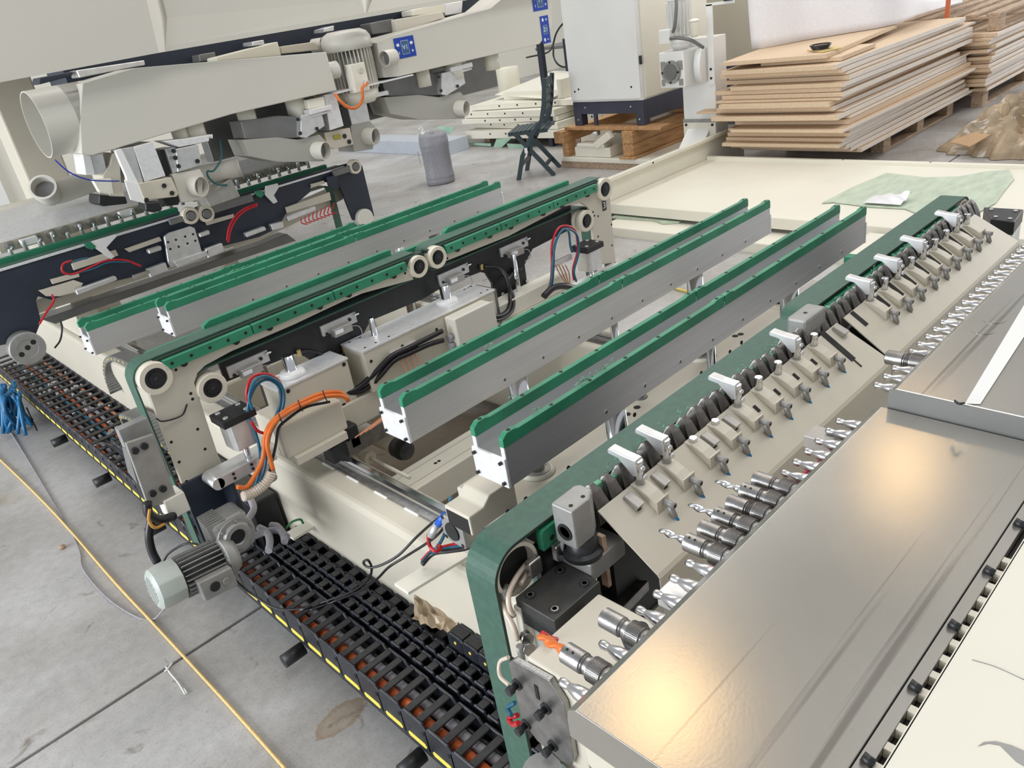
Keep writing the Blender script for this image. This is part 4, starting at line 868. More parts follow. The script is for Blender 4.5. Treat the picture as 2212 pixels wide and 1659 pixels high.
# cross beam behind the belt
bp_ = M().box(.80, 1.93, 1.020, 1.185, .56, .70).build('cross_beam', CREAM, np_, bevel=.004)
M().box(.79, 1.93, 1.012, 1.019, .57, .697).build('beam_face_plate', CREAM, np_, bevel=.001, seg=1)
holes(np_, [Y(*p, 1.012) for p in ((1097, 1106), (1136, 1078), (1228, 1011), (1371, 916 - 20), (1515, 806), (1577, 760), (1602, 740))], (0, -1, 0), .0055)
holes(np_, [Z(*p, .70) for p in ((1104, 1083), (1355, 895), (1376, 880), (1588, 726), (1600, 722))], UZ, .0085)
for q_ in (Z(1160, 1012, .708), Z(1514, 764, .708)):
    M().lathe((q_.x, q_.y, .70), UZ, [(0, .040), (.004, .036), (.008, .033), (.008, .020)], 32).build('post_flange', CREAML, np_)
    M().lathe((q_.x, q_.y, .705), UZ, [(0, .030), (.005, .030), (.005, .0215), (.002, .021)], 28).build('flange_ring', GREYM, np_); M().cyl((q_.x, q_.y, .69), (q_.x, q_.y, .79), .0175, n=26).build('lift_post', STEEL, np_)
M().lathe((1.315, 1.085, .70), UZ, [(0, .019), (.002, .017)], 22).build('bushing', DGREY, np_); M().cyl((1.315, 1.085, .69), (1.315, 1.085, .80), .0095).build('guide_pin', CHROME, np_)
M().box(1.93, 1.99, 1.03, 1.10, .64, .70).build('end_block', CREAM, np_, bevel=.003); M().box(1.99, 2.2, 1.01, 1.09, .67, .69).build('end_plate', SENS, np_, bevel=.002)
bolts(np_, [(1.95, 1.05, .70), (1.97, 1.08, .70)], UZ, .008, .014, BLACK, 'socket_screw', 12)
# stepped cover at the beam's left end
cv = [(.705, .995, .740), (.705, 1.09, .740), (.745, 1.09, .740), (.758, 1.09, .748), (.825, 1.09, .748)]
M().prism([(x, 1.025, z) for x, z in ((.705, .70), (.83, .70), (.83, .762), (.762, .762), (.742, .745), (.705, .745))], (0, .075, 0)).build('stepped_cover', CREAM, np_, bevel=.003)
M().box(.704, .706, 1.03, 1.095, .702, .738).build('cover_opening', HOLE, np_)
# air cylinder with loose hoses
M().prism([(.742, y, z) for y, z in ((1.115, .60), (1.17, .60), (1.185, .615), (1.185, .655), (1.17, .668), (1.125, .668), (1.112, .652), (1.112, .612))], (.055, 0, 0)).build('compact_cylinder', GREYM, np_, bevel=.003)
M().lathe((.741, 1.148, .634), (-1, 0, 0), [(0, .022), (.003, .021)], 22).build('cylinder_cap', BLACK, np_)
bolts(np_, [(.742, 1.122, .608), (.742, 1.175, .61), (.742, 1.122, .66), (.742, 1.175, .66)], (-1, 0, 0), .005, .001, HOLE)
M().obox(Z(935, 1232, .47), UX * .085 + Vector((0, -.01, 0)), UY * .026, UZ * .004).build('support_arm', CREAML, np_, bevel=.001)
# pneumatic cylinder head in front of the left leg
M().box(.530, .628, .622, .700, .828, .850).build('cylinder_head', HEADM, np_, bevel=.002)
M().box(.530, .628, .622, .700, .806, .828).build('head_body', BLACK, np_, bevel=.001)
for a in (.547, .611):
    for b_ in (.637, .685):
        s = M().lathe((a, b_, .8502), UZ, [(0, .0085), (.0006, .0085)], 20).build('counterbore', BLACK, np_)
        M().lathe((a, b_, .8508), UZ, [(0, .0062), (.0008, .0060), (.0008, .0034)], 18, True, False).build('socket_screw', STEEL, s)
M().prism([(x, y, .70) for x, y in ((.550, .640), (.58, .640), (.584, .634), (.612, .634), (.618, .65), (.618, .69), (.545, .69), (.545, .65))], (0, 0, .106)).build('cylinder_body', ALUS, np_, bevel=.002)
M().box(.60, .645, .600, .64, .70, .72).build('cylinder_lug', ALUS, np_, bevel=.001)
for x, z in ((.512, .77), (.518, .745)): M().cyl((x + .02, .612, z), (x + .028, .596, z), .010, n=18).build('hose_fitting', GREYM, np_)
M().tube([Y(1170, 1370, .60), Y(1200, 1385, .59), Y(1245, 1380, .59), Y(1300, 1358, .62), Y(1340, 1330, .66)], .0055, 8).build('air_hose', RED, np_)
M().tube([Y(1178, 1395, .60), Y(1210, 1402, .59), Y(1260, 1395, .59), Y(1310, 1365, .62), Y(1345, 1335, .66)], .0042, 8).build('air_hose', BLUE, np_)
M().tube([Z(1175, 1188, .86), Z(1150, 1205, .87), Z(1120, 1240, .87), Z(1100, 1280, .865), Z(1100, 1310, .85), Z(1110, 1330, .83)], .0042, 8).build('clear_hose', CLEAR, np_)
M().tube([Z(1085, 1285, .85), Z(1090, 1315, .84), Z(1110, 1355, .82), Z(1118, 1380, .79)], .0042, 8).build('clear_hose', CLEAR, np_)
M().tube([Z(1170, 1195, .86), Z(1150, 1222, .86), Z(1125, 1262, .86)], .0032, 8).build('clear_hose', CLEAR, np_)
M().tube([X(1098, 1420, .47), X(1080, 1430, .47), X(1080, 1460, .46), X(1100, 1480, .45)], .0030, 8).build('clear_hose', CLEAR, np_)
M().tube([X(1112, 1518, .47), X(1097, 1530, .47), X(1105, 1545, .46)], .0034, 8).build('air_hose', BLUE, np_)
M().tube([X(1118, 1545, .47), X(1100, 1552, .47), X(1108, 1565, .46), X(1120, 1562, .45)], .0040, 8).build('air_hose', RED, np_)
for p in ((1145, 1212), (1120, 1205), (1085, 1290)):
    c = Z(*p, .86); M().cyl(c, c + Vector((.020, .010, 0)), .0052, n=14).build('push_fitting', GREYM, np_)
for p in ((1130, 1345), (1122, 1395)):
    c = Z(*p, .80); M().cyl(c, c + Vector((0, 0, -.026)), .0052, n=14).build('push_fitting', GREYM, np_)
for p in ((1135, 1374), (1138, 1396)):
    c = Z(*p, .79); M().lathe(c, (-.4, -1, .3), [(0, .010), (.012, .010)], 6).build('hex_fitting', STEEL, np_)
M().box(.527, .55, .690, .704, .40, .835).build('leg_bar', CREAML, np_, bevel=.002)
M().prism([Z(1290, 1246, .74), Z(1401, 1254, .74), Z(1337, 1321, .74), Z(1230, 1290, .74)], (0, 0, -.02)).build('steel_slab', STEEL, np_, bevel=.001)
M().box(.56, 1.35, .655, .700, .62, .66).build('inner_tray', CREAM, np_)
M().box(.70, 1.3, .66, .70, .40, .84).build('dark_web', BLACK, np_)
M().box(.63, .71, .640, .70, .835, .868).build('slide_block', GREYM, np_, bevel=.003)
M().box(.665, .672, .642, .655, .80, .895).build('wooden_wedge', PALLET, np_)
for x, y in ((.575, .706), (.625, .700)): M().box(x - .012, x + .012, y - .012, y, .862, .890).build('chain_guide_block', STEEL, np_, bevel=.002)
M().tube([Z(1240, 1125, .93), Z(1225, 1140, .92), Z(1215, 1175, .89), Z(1213, 1210, .85)], .0034, 8).build('grey_cable', GREY, np_)
M().tube([Z(1305, 1200, .80), Z(1330, 1190, .80), Z(1350, 1188, .79)], .006, 8).build('air_hose', RED, np_)
gb = thing('bearing_block', 'grey metal bearing block with two screw holes at the near end of the toothed bar', 'bearing block', (.645, .67, .89))
M().prism([(.617, .689, .90), (.617, .649, .90), (.655, .649, .90), (.676, .662, .90), (.676, .684, .90), (.668, .69, .90)], (0, 0, .068)).build('block_body', GREYM, gb, bevel=.003)
holes(gb, [(.628, .660, .968), (.654, .660, .968)], UZ, .0032)
M().lathe((.617, .668, .925), (-1, 0, 0), [(0, .014), (.002, .013), (.002, .010), (-.001, .009)], 22).build('end_cap', BLACK, gb)
M().lathe((.647, .668, .868), UZ, [(0, .030), (.008, .030), (.012, .024), (.034, .024)], 26).build('round_base', BLACK, gb)
gb2 = thing('bearing_block', 'grey metal bearing block beside the gap between the two slotted covers', 'bearing block', (1.46, .70, .89))
c = Z(1750, 668, .965)
M().box(c.x - .055, c.x + .03, c.y - .02, c.y + .022, .90, .965).build('block_body', GREYM, gb2, bevel=.006)
holes(gb2, [(c.x - .02, c.y, .965)], UZ, .004)
# ================= toothed stop bar =================
tb = thing('toothed_bar', 'long dark steel bar of pointed stop teeth beside the nearest belt', 'toothed bar', (1.4, .64, .88))
M().box(.69, 2.26, .672, .700, .86, .918).build('bar_body', DSTEEL, tb)
def tooth():
    mb = M(); y = .640; hw = .0155
    prof = [(.702, .900, 1), (.701, .932, .8), (.695, .948, .35), (.689, .951, .25), (.680, .940, .7), (.668, .915, .95), (.664, .893, 1), (.672, .885, 1)]
    vs = [(-hw * k, yy, z) for yy, z, k in prof] + [(hw * k, yy, z) for yy, z, k in prof]; n = len(prof)
    mb.add(vs, [tuple(range(n)), tuple(range(n, 2 * n))[::-1]] + [(i, n + i, n + (i + 1) % n, (i + 1) % n) for i in range(n)])
    return mb.build('stop_tooth', DSTEEL, tb, bevel=.0008, seg=1)
tb['o'] = (0, 0, 0); tb.location = (0, 0, 0)
t0 = tooth(); rt = random.Random(4); t0.location = (.704, 0, 0)
for k in range(1, 47):
    x = .704 + .0340 * k
    c = inst(t0, tb, (x, rt.uniform(-.0015, .0015), rt.uniform(-.003, .002)))
g0 = None
for k in range(46):
    x = .721 + .0340 * k
    if rt.random() < .25: continue
    if g0 is None:
        g0 = M().box(-.010, .010, .690, .7005, .918, .940).build('green_insert', GREENL, tb, bevel=.002); g0.location = (x, 0, 0)
    else: inst(g0, tb, (x, rt.uniform(-.002, .002), rt.uniform(-.008, .004)))
mb = M()
for k in range(150):
    p = Vector((rt.uniform(.74, 2.1), .700 + rt.gauss(0, .003), .938 + abs(rt.gauss(0, .005))))
    mb.tube([p, p + Vector((rt.uniform(-.006, .006), rt.uniform(-.004, .004), .003)), p + Vector((rt.uniform(-.007, .007), rt.uniform(-.005, .005), .001))], .0006, 3, 2)
mb.build('plastic_swarf', GREENL, None, kind='stuff', label='green plastic swarf along the toothed bar', cat='swarf')
# ================= slotted covers with wedge blocks =================
def cover(lab, xt0, xt1, xb0, xb1):
    t = thing('slotted_cover', lab, 'cover', ((xt0 + xt1) / 2, .6, .80)); y0, z0, y1, z1 = .666, .920, .564, .849
    M().prism([(xt0, y0, z0), (xt1, y0, z0), (xb1, y1, z1), (xb0, y1, z1)], (0, .0012, -.002)).build('sloped_sheet', CREAM, t)
    M().prism([(xb0, y1, z1), (xb1, y1, z1), (xb1, y1 - .004, z1 - .006), (xb0, y1 - .004, z1 - .006)], (0, .001, -.002)).build('bend', CREAM, t)
    M().prism([(xb0, y1 - .004, z1 - .006), (xb1, y1 - .004, z1 - .006), (xb1, y1 - .006, z1 - .13), (xb0, y1 - .006, z1 - .13)], (0, .002, 0)).build('apron', CREAM, t)
    return t
cvA = cover('near slotted cream cover with blue-tipped wedge blocks, beside the drill spindles', .687, 1.452, .687, 1.474)
cvB = cover('far slotted cream cover with black-tipped wedge blocks, beyond the dark gap', 1.482, 2.235, 1.478, 2.26)
def zc(y): return .920 - (.666 - y) * .696
nrm = Vector((0, -.571, .821))
def wedge(t, x, tip, first=[None, None]):
    k = 0 if tip is CLIGHT else 1
    if first[k] is None:
        o0 = Vector(t['o']); w0 = .0155
        vs = []
        pr = [(.668, .9205), (.650, .9200), (.632, .9120), (.618, .9030), (.618, zc(.618))]
        b = M().prism([(o0.x - .013, o0.y + (y - .6), o0.z + (z - .80)) for y, z in pr], (.026, 0, 0)).build('wedge_block', CREAM, t, bevel=.001, seg=1)
        def lo(a, b_, c): return (o0.x + a, o0.y + b_ - .6, o0.z + c - .80)
        M().box(*[v for pair in zip(lo(-.0145, .6155, zc(.616) - .002), lo(.0145, .618, .908)) for v in pair]).build('end_plate', CREAM, b)
        M().cyl(lo(.003, .6155, .901), lo(.003, .596, .899), .0052, n=14).build('elbow_fitting', GREYM, b)
        M().cyl(lo(.003, .5965, .899), lo(.003, .5955, .899), .003, n=12).build('fitting_socket', HOLE, b)
        M().cyl(lo(.002, .606, .898), lo(.006, .601, .876), .0055, n=14).build('fitting_body', GREYM, b)
        M().cyl(lo(.006, .601, .876), lo(.010, .595, .862), .0042 if k == 0 else .0018, n=10).build('tube_tip', tip if k == 0 else BLACK, b)
        first[k] = b; b.location = (x - o0.x, 0, 0); return b
    return inst(first[k], t, (x - Vector(t['o']).x, 0, 0))
px_ = [.778, .848, .922, .988, 1.058, 1.129, 1.198, 1.268, 1.336]
px2 = [1.587, 1.658, 1.727, 1.800, 1.868, 1.938, 2.008, 2.078, 2.148]
def pin(t, x, h, y=.657): M().lathe((x, y, .912), UZ, [(0, .0072), (h, .0072), (h + .001, .006)], 18).build('locating_pin', CHROME, t)
def arm(t, x, y=.657):
    M().lathe((x, y, .912), UZ, [(0, .0078), (.050, .0078), (.051, .0065)], 18).build('clamp_post', CHROME, t)
    a = M().prism([(x - .0085, yy, z) for yy, z in ((.655, .936), (.655, .966), (.680, .968), (.706, .972), (.710, .968), (.710, .961), (.690, .958), (.676, .946), (.664, .934))], (.017, 0, 0)).build('clamp_arm', ALUS, t, bevel=.002)
    bolts(t, [(x - .002, .649, .952), (x + .002, .649, .934)], (-.2, -1, 0), .004, .004, ALUS, 'clamp_screw', 8)
for i, x in enumerate(px_):
    wedge(cvA, x, CLIGHT)
    if i in (0, 1, 4, 7): arm(cvA, x)
    else: pin(cvA, x, .014 if i in (2, 3) else .032)
for i, x in enumerate(px2):
    wedge(cvB, x, BLACK)
    if i in (0, 2, 4, 7): arm(cvB, x)
    else: pin(cvB, x, .034)
def onc(x, y): return Vector((x, y, zc(y)))
for x in [.745, .813, .952, 1.018]:
    b = M().obox(onc(x, .648) + nrm * .003, UX * .0085, Vector((0, .0135, .0055)), nrm * .006).build('square_stub', SENS, cvA, bevel=.001, seg=1)
    M().lathe(onc(x, .636) + nrm * .0005 + Vector((0, 0, -.001)), (0, -1, -.4), [(0, .0042), (.001, .0042)], 10).build('stub_hole', HOLE, b)
for x in [1.092, 1.163, 1.233, 1.303]: M().obox(onc(x, .640) + nrm * .0004, UX * .004, Vector((0, .006, .0042)), nrm * .0006).build('slot', HOLE, cvA)
M().obox(onc(1.392, .636) + nrm * .0006, UX * .008, Vector((0, .034, .0237)), nrm * .0008).build('open_slot', HOLE, cvA)
M().obox(onc(1.392, .596) + nrm * .0006, UX * .0018, Vector((0, .010, .007)), nrm * .0008).build('open_slot', HOLE, cvA)
M().obox(onc(1.432, .652) + nrm * .004, UX * .010, Vector((0, .013, .006)), nrm * .006).build('square_stub', SENS, cvA, bevel=.001, seg=1)
for x in [1.515] + [a + .037 for a in px2[:8]]:
    M().obox(onc(x, .648) + nrm * .0006, UX * .0065, Vector((0, .017, .0118)), nrm * .0010).build('open_slot', HOLE, cvB)
M().cyl((1.458, .60, .62), (1.458, .60, .80), .01).build('dark_rod', BLACK, None, label='dark rod in the gap between the two slotted covers', cat='rod')
M().prism([(1.42, .655, .895), (1.51, .655, .895), (1.51, .57, .835), (1.42, .57, .835)], (0, .004, -.03)).build('gap_shade_sheet', HOLE, cvA)  # added dark sheet, paints the shade inside the gap between the covers
# ================= drilling units =================
LINE = mat('scratched_table_plate', (.56, .535, .50), .3, .88)
def tabletex(m):
    nt = m.node_tree; b = nt.nodes['Principled BSDF']; tc = nt.nodes.new('ShaderNodeTexCoord'); mp = nt.nodes.new('ShaderNodeMapping'); nt.links.new(tc.outputs['Object'], mp.inputs[0])
    mp.inputs['Scale'].default_value = (.25, 20, 1)
    n = nt.nodes.new('ShaderNodeTexNoise'); n.inputs['Scale'].default_value = 3; n.inputs['Detail'].default_value = 7; nt.links.new(mp.outputs[0], n.inputs['Vector'])
    r = nt.nodes.new('ShaderNodeValToRGB'); r.color_ramp.elements[0].position = .33; r.color_ramp.elements[0].color = (.30, .28, .26, 1); r.color_ramp.elements[1].position = .40; r.color_ramp.elements[1].color = (1, 1, 1, 1); nt.links.new(n.outputs['Fac'], r.inputs[0])
    n2 = nt.nodes.new('ShaderNodeTexNoise'); n2.inputs['Scale'].default_value = 420; n2.inputs['Detail'].default_value = 3; nt.links.new(tc.outputs['Object'], n2.inputs['Vector'])
    r2 = nt.nodes.new('ShaderNodeValToRGB'); r2.color_ramp.elements[0].position = .27; r2.color_ramp.elements[0].color = (.55, .50, .45, 1); r2.color_ramp.elements[1].position = .33; r2.color_ramp.elements[1].color = (1, 1, 1, 1); nt.links.new(n2.outputs['Fac'], r2.inputs[0])
    old = b.inputs['Base Color'].links[0].from_socket
    a = nt.nodes.new('ShaderNodeMixRGB'); a.blend_type = 'MULTIPLY'; a.inputs[0].default_value = .55; nt.links.new(old, a.inputs[1]); nt.links.new(r.outputs[0], a.inputs[2])
    a2 = nt.nodes.new('ShaderNodeMixRGB'); a2.blend_type = 'MULTIPLY'; a2.inputs[0].default_value = .35; nt.links.new(a.outputs[0], a2.inputs[1]); nt.links.new(r2.outputs[0], a2.inputs[2]); nt.links.new(a2.outputs[0], b.inputs['Base Color'])
tabletex(PLATE)
du = thing('drilling_unit', 'near drilling unit under a scratched steel top plate, with drill bits in its chucks', 'drilling unit', (0, 0, 0))
def yzprism(parent, name, m, x0, x1, pts, bevel=0): return M().prism([(x0, y, z) for y, z in pts], (x1 - x0, 0, 0)).build(name, m, parent, bevel=bevel)
yzprism(du, 'top_plate', PLATE, .334, .985, [(.174, 1.03), (.384, 1.03), (.395, 1.022), (.398, 1.008), (.398, .985), (.174, .985)], .0008)
yzprism(du, 'head_body', CREAM, .345, .985, [(.18, .985), (.392, .985), (.392, .94), (.30, .86), (.18, .86)], .002)
yzprism(du, 'edge_plate', PLATE, .334, .984, [(.1615, 1.029), (.1728, 1.029), (.1728, .985), (.1615, .985)], .0005)
M().box(.34, .984, .1728, .1738, .99, 1.026).build('dark_joint', HOLE, du)
M().box(.36, .984, .1545, .1605, .985, 1.018).build('dark_gap', HOLE, du)
for k in range(16): M().box(.392 + k * .0235, .400 + k * .0235, .1545, .1612, 1.018, 1.0285).build('spacer_lug', CREAM, du)
b0 = M().cyl((0, 0, 0), (0, .0095, .003), .0042, n=10).build('side_bolt', BLACK, du)
for k, x in enumerate((.442, .535, .626, .719, .812, .905)):
    c = b0 if k == 0 else inst(b0, du); c.location = (x, .1600, 1.0305)
def spindle(t, x, z, ye):
    # short quick-change spindle nose
    M().lathe((x, ye, z), (0, 1, 0), [(0, .0095), (.022, .0075), (.030, .0052), (.034, .0038), (.038, .0050), (.043, .0050), (.0455, .0036)], 18).build('spindle_nose', SPIN, t)
def seal(t, x, z, ye): M().lathe((x, ye - .001, z), (0, 1, 0), [(0, .0135), (.003, .0130), (.004, .010)], 22).build('seal_ring', WHITE, t)
def chuck(t, x, z, ye, bit, m=STEEL, style=0):
    c = M().lathe((x, ye, z), (0, 1, 0), [(0, .0108), (.012, .0108), (.0125, .0135), (.030, .0135), (.031, .0105), (.040, .0100), (.041, .0118), (.0660, .0118), (.0675, .0100), (.0675, .006)], 26).build('chuck', m, t)
    mb = M()
    for k in range(40):
        a = k * math.pi / 20; mb.obox((x + .0134 * math.cos(a), ye + .0212, z + .0136 * math.sin(a)), Vector((math.cos(a), 0, math.sin(a))) * .0004, UY * .0080, Vector((-math.sin(a), 0, math.cos(a))) * .0005)
    mb.build('knurled_collar', DSTEEL, c)
    for s in (.037, .0385) if not style else (.033, .0355, .038): M().lathe((x, ye + s - .0006, z), (0, 1, 0), [(0, .0106 + .0012 * style), (.0008, .0106 + .0012 * style)], 24).build('snap_ring', DSTEEL, c)
    M().lathe(Vector((x, ye + .006, z)) + Vector((-.4, 0, .9)).normalized() * .0104, (-.4, 0, .9), [(0, .0030), (.0008, .0028)], 12).build('grub_hole', HOLE, c)
    if bit:
        for s in (.052, .060): M().lathe(Vector((x, ye + s, z)) + Vector((-.3, 0, .95)).normalized() * .0113, (-.3, 0, .95), [(0, .0018), (.0008, .0016)], 10).build('grub_screw', HOLE, c)
        mb = M(); n = 30; L = .036; y0 = ye + .0675; ring = 16; r = .0052 if bit is not ORANGE else .0062
        for i in range(n + 1):
            th = i / n * 1.9 * math.pi
            for k in range(ring):
                a = 2 * math.pi * k / ring; rr = r * (.72 + .28 * math.cos(2 * a)) * (1 if i < n else .6)
                mb.v.append(Vector((x + rr * math.cos(a + th), y0 + L * i / n + (.003 if i == n else 0), z + rr * math.sin(a + th))))
        for i in range(n):
            for k in range(ring): mb.f.append((i * ring + k, i * ring + (k + 1) % ring, (i + 1) * ring + (k + 1) % ring, (i + 1) * ring + k)); mb.sm.append(True)
        mb.f.append(tuple(range(ring))[::-1]); mb.sm.append(False); mb.f.append(tuple(n * ring + k for k in range(ring))); mb.sm.append(False)
        mb.build('drill_bit', CHROME if bit is not ORANGE else ORANGE, c)
ye, zs_ = .401, .990
lay = 'soscssssdpdqdpssssss'
for k, ch_ in enumerate(lay):
    x = .375 + .032 * k
    seal(du, x, zs_, ye)
    if ch_ == 's': spindle(du, x, zs_, ye)
    elif ch_ in 'co': chuck(du, x, zs_, ye, ORANGE if ch_ == 'o' else None)
    else: chuck(du, x, zs_, ye, STEEL if ch_ == 'd' else None, style=1 if ch_ in 'q' else 0)
M().box(.55, .585, .40, .455, .955, .975).build('sensor_block', ALUS, du, bevel=.001)
M().box(.93, .965, .43, .47, .965, .985).build('sensor_block', SENS, du, bevel=.001)
M().cyl((.52, .46, .90), (.52, .47, .93), .018).build('rubber_plug', BLACK, du)
M().box(.49, 1.6, .40, .505, .78, .80).build('under_tray', CREAM, du)
for k, (x0, x1, m) in enumerate(((.60, 1.0, RED), (.62, 1.0, BLUE), (.66, .95, RED))): M().tube([(x0, .43 + .01 * k, .935), ((x0 + x1) / 2, .44 + .01 * k, .94), (x1, .43 + .01 * k, .935)], .005).build('air_hose', m, du)
yzprism(du, 'near_housing', WHITE, .37, .99, [(.18, .985), (.35, .985), (.34, .90), (.30, .82), (.18, .78)], .006)
# steel side plate with black bolts
sd = thing('side_plate', 'worn steel bracket plate with four black bolts at the corner of the near drilling unit', 'bracket', (0, 0, 0))
sx = .445
spx = [X(*p, sx) for p in ((1098, 1432), (1108, 1426), (1186, 1470), (1218, 1522), (1226, 1560), (1239, 1640), (1232, 1656), (1205, 1640), (1160, 1600), (1130, 1560), (1118, 1520))]
M().prism(spx, (.009, 0, 0)).build('plate', STEEL, sd, bevel=.001)
for p in ((1118, 1478), (1180, 1530), (1137, 1565), (1195, 1610)):
    c = X(*p, sx); M().lathe(c, (-1, 0, 0), [(0, .0085), (.0025, .0085)], 20).build('washer', BLACK, sd); M().lathe(c, (-1, 0, 0), [(.002, .0050), (.010, .0050), (.0101, .0068), (.018, .0068)], 6).build('bolt', BLACK, sd)
c0 = X(1160, 1495, sx); M().obox(c0 - UX * .0004, UX * .0006, Vector((0, .0, .012)), Vector((0, .003, 0))).build('slot', HOLE, sd)
M().lathe((.43, .585, .635), (-.2, -.3, 1), [(0, .03), (.03, .034), (.045, .028), (.07, .028)], 22).build('motor_cap', GREYM, None, label='light grey motor cap below the worn steel bracket plate', cat='motor')
yzprism(sd, 'rear_web', CREAM, .455, .60, [(.50, .86), (.60, .86), (.63, .70), (.52, .66)], .003)
# second drilling unit
d2 = thing('drilling_unit', 'far drilling unit with a higher pale top plate and long white strip', 'drilling unit', (0, 0, 0))
ta = Z(1921, 836, 1.06)
yzprism(d2, 'top_plate', PLATE, ta.x, 1.98, [(.06, 1.06), (.368, 1.06), (.378, 1.052), (.378, 1.000), (.06, 1.000)], .001)
yzprism(d2, 'head_body', CREAM, ta.x + .01, 1.98, [(.06, 1.0), (.37, 1.0), (.37, .95), (.06, .90)], .002)
M().box(ta.x - .003, ta.x, .06, .377, 1.001, 1.058).build('end_face', DGREY, d2)
for p in ((2146, 690), (2123, 713)):
    c = Z(*p, 1.06); M().lathe(c, UZ, [(-.001, .0165), (.0006, .0165), (.0006, .0155)], 30).build('round_plug', PLATE, d2)
a1, a2, a3, a4 = Z(2085, 872, 1.061), Z(2118, 873, 1.061), Z(2212, 728, 1.061), Z(2212, 660, 1.061)
M().prism([a1, a2, a2 + (a3 - a2) * 1.6, a1 + (a4 - a1) * 1.6], (0, 0, .0012)).build('white_strip', WHITE, d2)
M().tube([Z(2063, 866, 1.066), Z(2072, 872, 1.070), Z(2082, 870, 1.068)], .0018).build('tie_stub', BLACK, d2)
M().prism([Z(2058, 886, 1.045), Z(2068, 870, 1.06), Z(2083, 873, 1.06), Z(2082, 881, 1.05)], (0, 0, .001)).build('paper_scrap', WHITE, d2)
xf = Z(1892, 832, 1.02).x
for k in range(26):
    x = xf + .032 * k
    if x > 1.95: break
    seal(d2, x, 1.02, .380)
    if k == 3: chuck(d2, x, 1.02, .380, None, style=1)
    else: spindle(d2, x, 1.02, .380)
M().box(xf + .13, xf + .16, .395, .435, .985, 1.0).build('sensor_block', ALUS, d2, bevel=.001); M().box(xf + .31, xf + .34, .395, .435, .985, 1.0).build('sensor_block', ALUS, d2, bevel=.001)
# right cream panel
rp_ = thing('cream_top_cover', 'smooth cream top cover at the lower right corner, with a small dark scratch', 'cover', (0, 0, 0))
M().prism([(.25, -.50, 1.03), (1.9, -.50, 1.03), (1.9, .1535, 1.03), (.25, .1535, 1.03)], (0, 0, -.004)).build('top_sheet', CREAML, rp_)
M().box(.25, 1.9, .1525, .1545, .98, 1.03).build('edge_lip', CREAML, rp_)
sc = [Z(*p, 1.0302) for p in ((2112, 1612), (2125, 1603), (2150, 1601), (2185, 1610), (2212, 1622), (2212, 1655), (2195, 1645), (2175, 1625), (2160, 1610), (2135, 1606))]
M().prism(sc, (0, 0, .0003)).build('paint_chip', GREYM, rp_)
M().tube([Z(2100, 1425, 1.0303), Z(2150, 1440, 1.0303), Z(2212, 1468, 1.0303)], .0003, 4).build('scratch_line', DGREY, rp_)
# ================= cable chains =================
def link_shape(parent, name, x, y, z, L, h, w, m):
    mb = M(); c = .25
    pts = [(y - L * .55, z + h * .15), (y - L * .40, z), (y + L * .40, z), (y + L * .55, z + h * .15), (y + L * .55, z + h * .80), (y + L * .35, z + h), (y - L * .40, z + h), (y - L * .55, z + h * .85)]
    return mb.prism([(x, a, b_) for a, b_ in pts], (w, 0, 0)).build(name, m, parent, bevel=.002, seg=1)
def cable_chain(lab, x0, x1, ya, yb, z0, h, pitch, bars=1, yellow=None, barw=.016, slope=0, dots=False, grp=None):
    t = thing('cable_chain', lab, 'cable chain', ((x0 + x1) / 2, ya, z0), grp); n = int((yb - ya) / pitch); o = Vector(t['o'])
    sl = sr = cb_ = ym = None
    for k in range(n):
        y = ya + pitch * (k + .5); dz = slope * (y - ya)
        if sl is None:
            sl = link_shape(t, 'side_link', x0, y, z0, pitch, h, .007, CHAIN); sl2 = link_shape(t, 'side_link', x0 + .004, y, z0 + .006, pitch, h - .004, .006, CHAIN); sr = link_shape(t, 'side_link', x1 - .007, y, z0, pitch, h, .007, CHAIN)
            if yellow: M().prism([(x0 - .0016, y + a, z0 + h * yellow + b_) for a, b_ in ((-pitch * .36, -.008), (-pitch * .42, .0), (-pitch * .36, .008), (pitch * .30, .008), (pitch * .36, .0), (pitch * .30, -.008))], (.002, 0, 0)).build('yellow_marker', YELLOW, sl, bevel=.0008, seg=1)
            if dots: M().cyl((x0 - .0012, y, z0 + h * .55), (x0 + .001, y, z0 + h * .55), .0042, n=12).build('yellow_dot', YELLOW, sl)
            M().box(x0 - .0012, x0 + .001, y - pitch * .42, y - pitch * .36, z0 + h * .62, z0 + h * .72).build('link_notch', HOLE, sl)
            sl.location = (0, 0, dz); y_0 = y
        else:
            inst(sl, t, (0, y - y_0, dz)); inst(sr, t, (0, y - y_0, dz))
        for b_ in range(bars):
            yy = ya + pitch * (k + (b_ + .5) / bars)
            if cb_ is None:
                cb_ = M().box(x0 + .007, x1 - .007, yy - barw / 2, yy + barw / 2, z0 + h - .006, z0 + h).build('crossbar', CHAINB, t, bevel=.0012, seg=1); yc0 = yy; cb_.location = (0, 0, dz)
            else: inst(cb_, t, (0, yy - yc0, dz + rt.uniform(-.0006, .0006)))
    return t
A = cable_chain('outermost cable chain, yellow-marked side and orange cable showing between its bars', .561, .660, .80, 2.18, .100, .100, .0915, 2, yellow=.24, barw=.020)
cable_chain('narrow black cable chain next to the outermost one, nearest the motor', .672, .709, .85, 2.10, .112, .088, .046, 1, barw=.022, dots=True)
cable_chain('second narrow cable chain from the outermost one', .716, .753, .85, 2.10, .118, .088, .046, 1, barw=.022, dots=True)
cable_chain('third narrow cable chain, tight against the cream base frame', .758, .797, .85, 2.20, .105, .088, .068, 1, barw=.030)
B_ = cable_chain('wide ladder-like cable chain running back to the dark far machine, full of connectors', .561, .800, 2.22, 5.3, .100, .100, .0915, 1, yellow=.22, barw=.027)
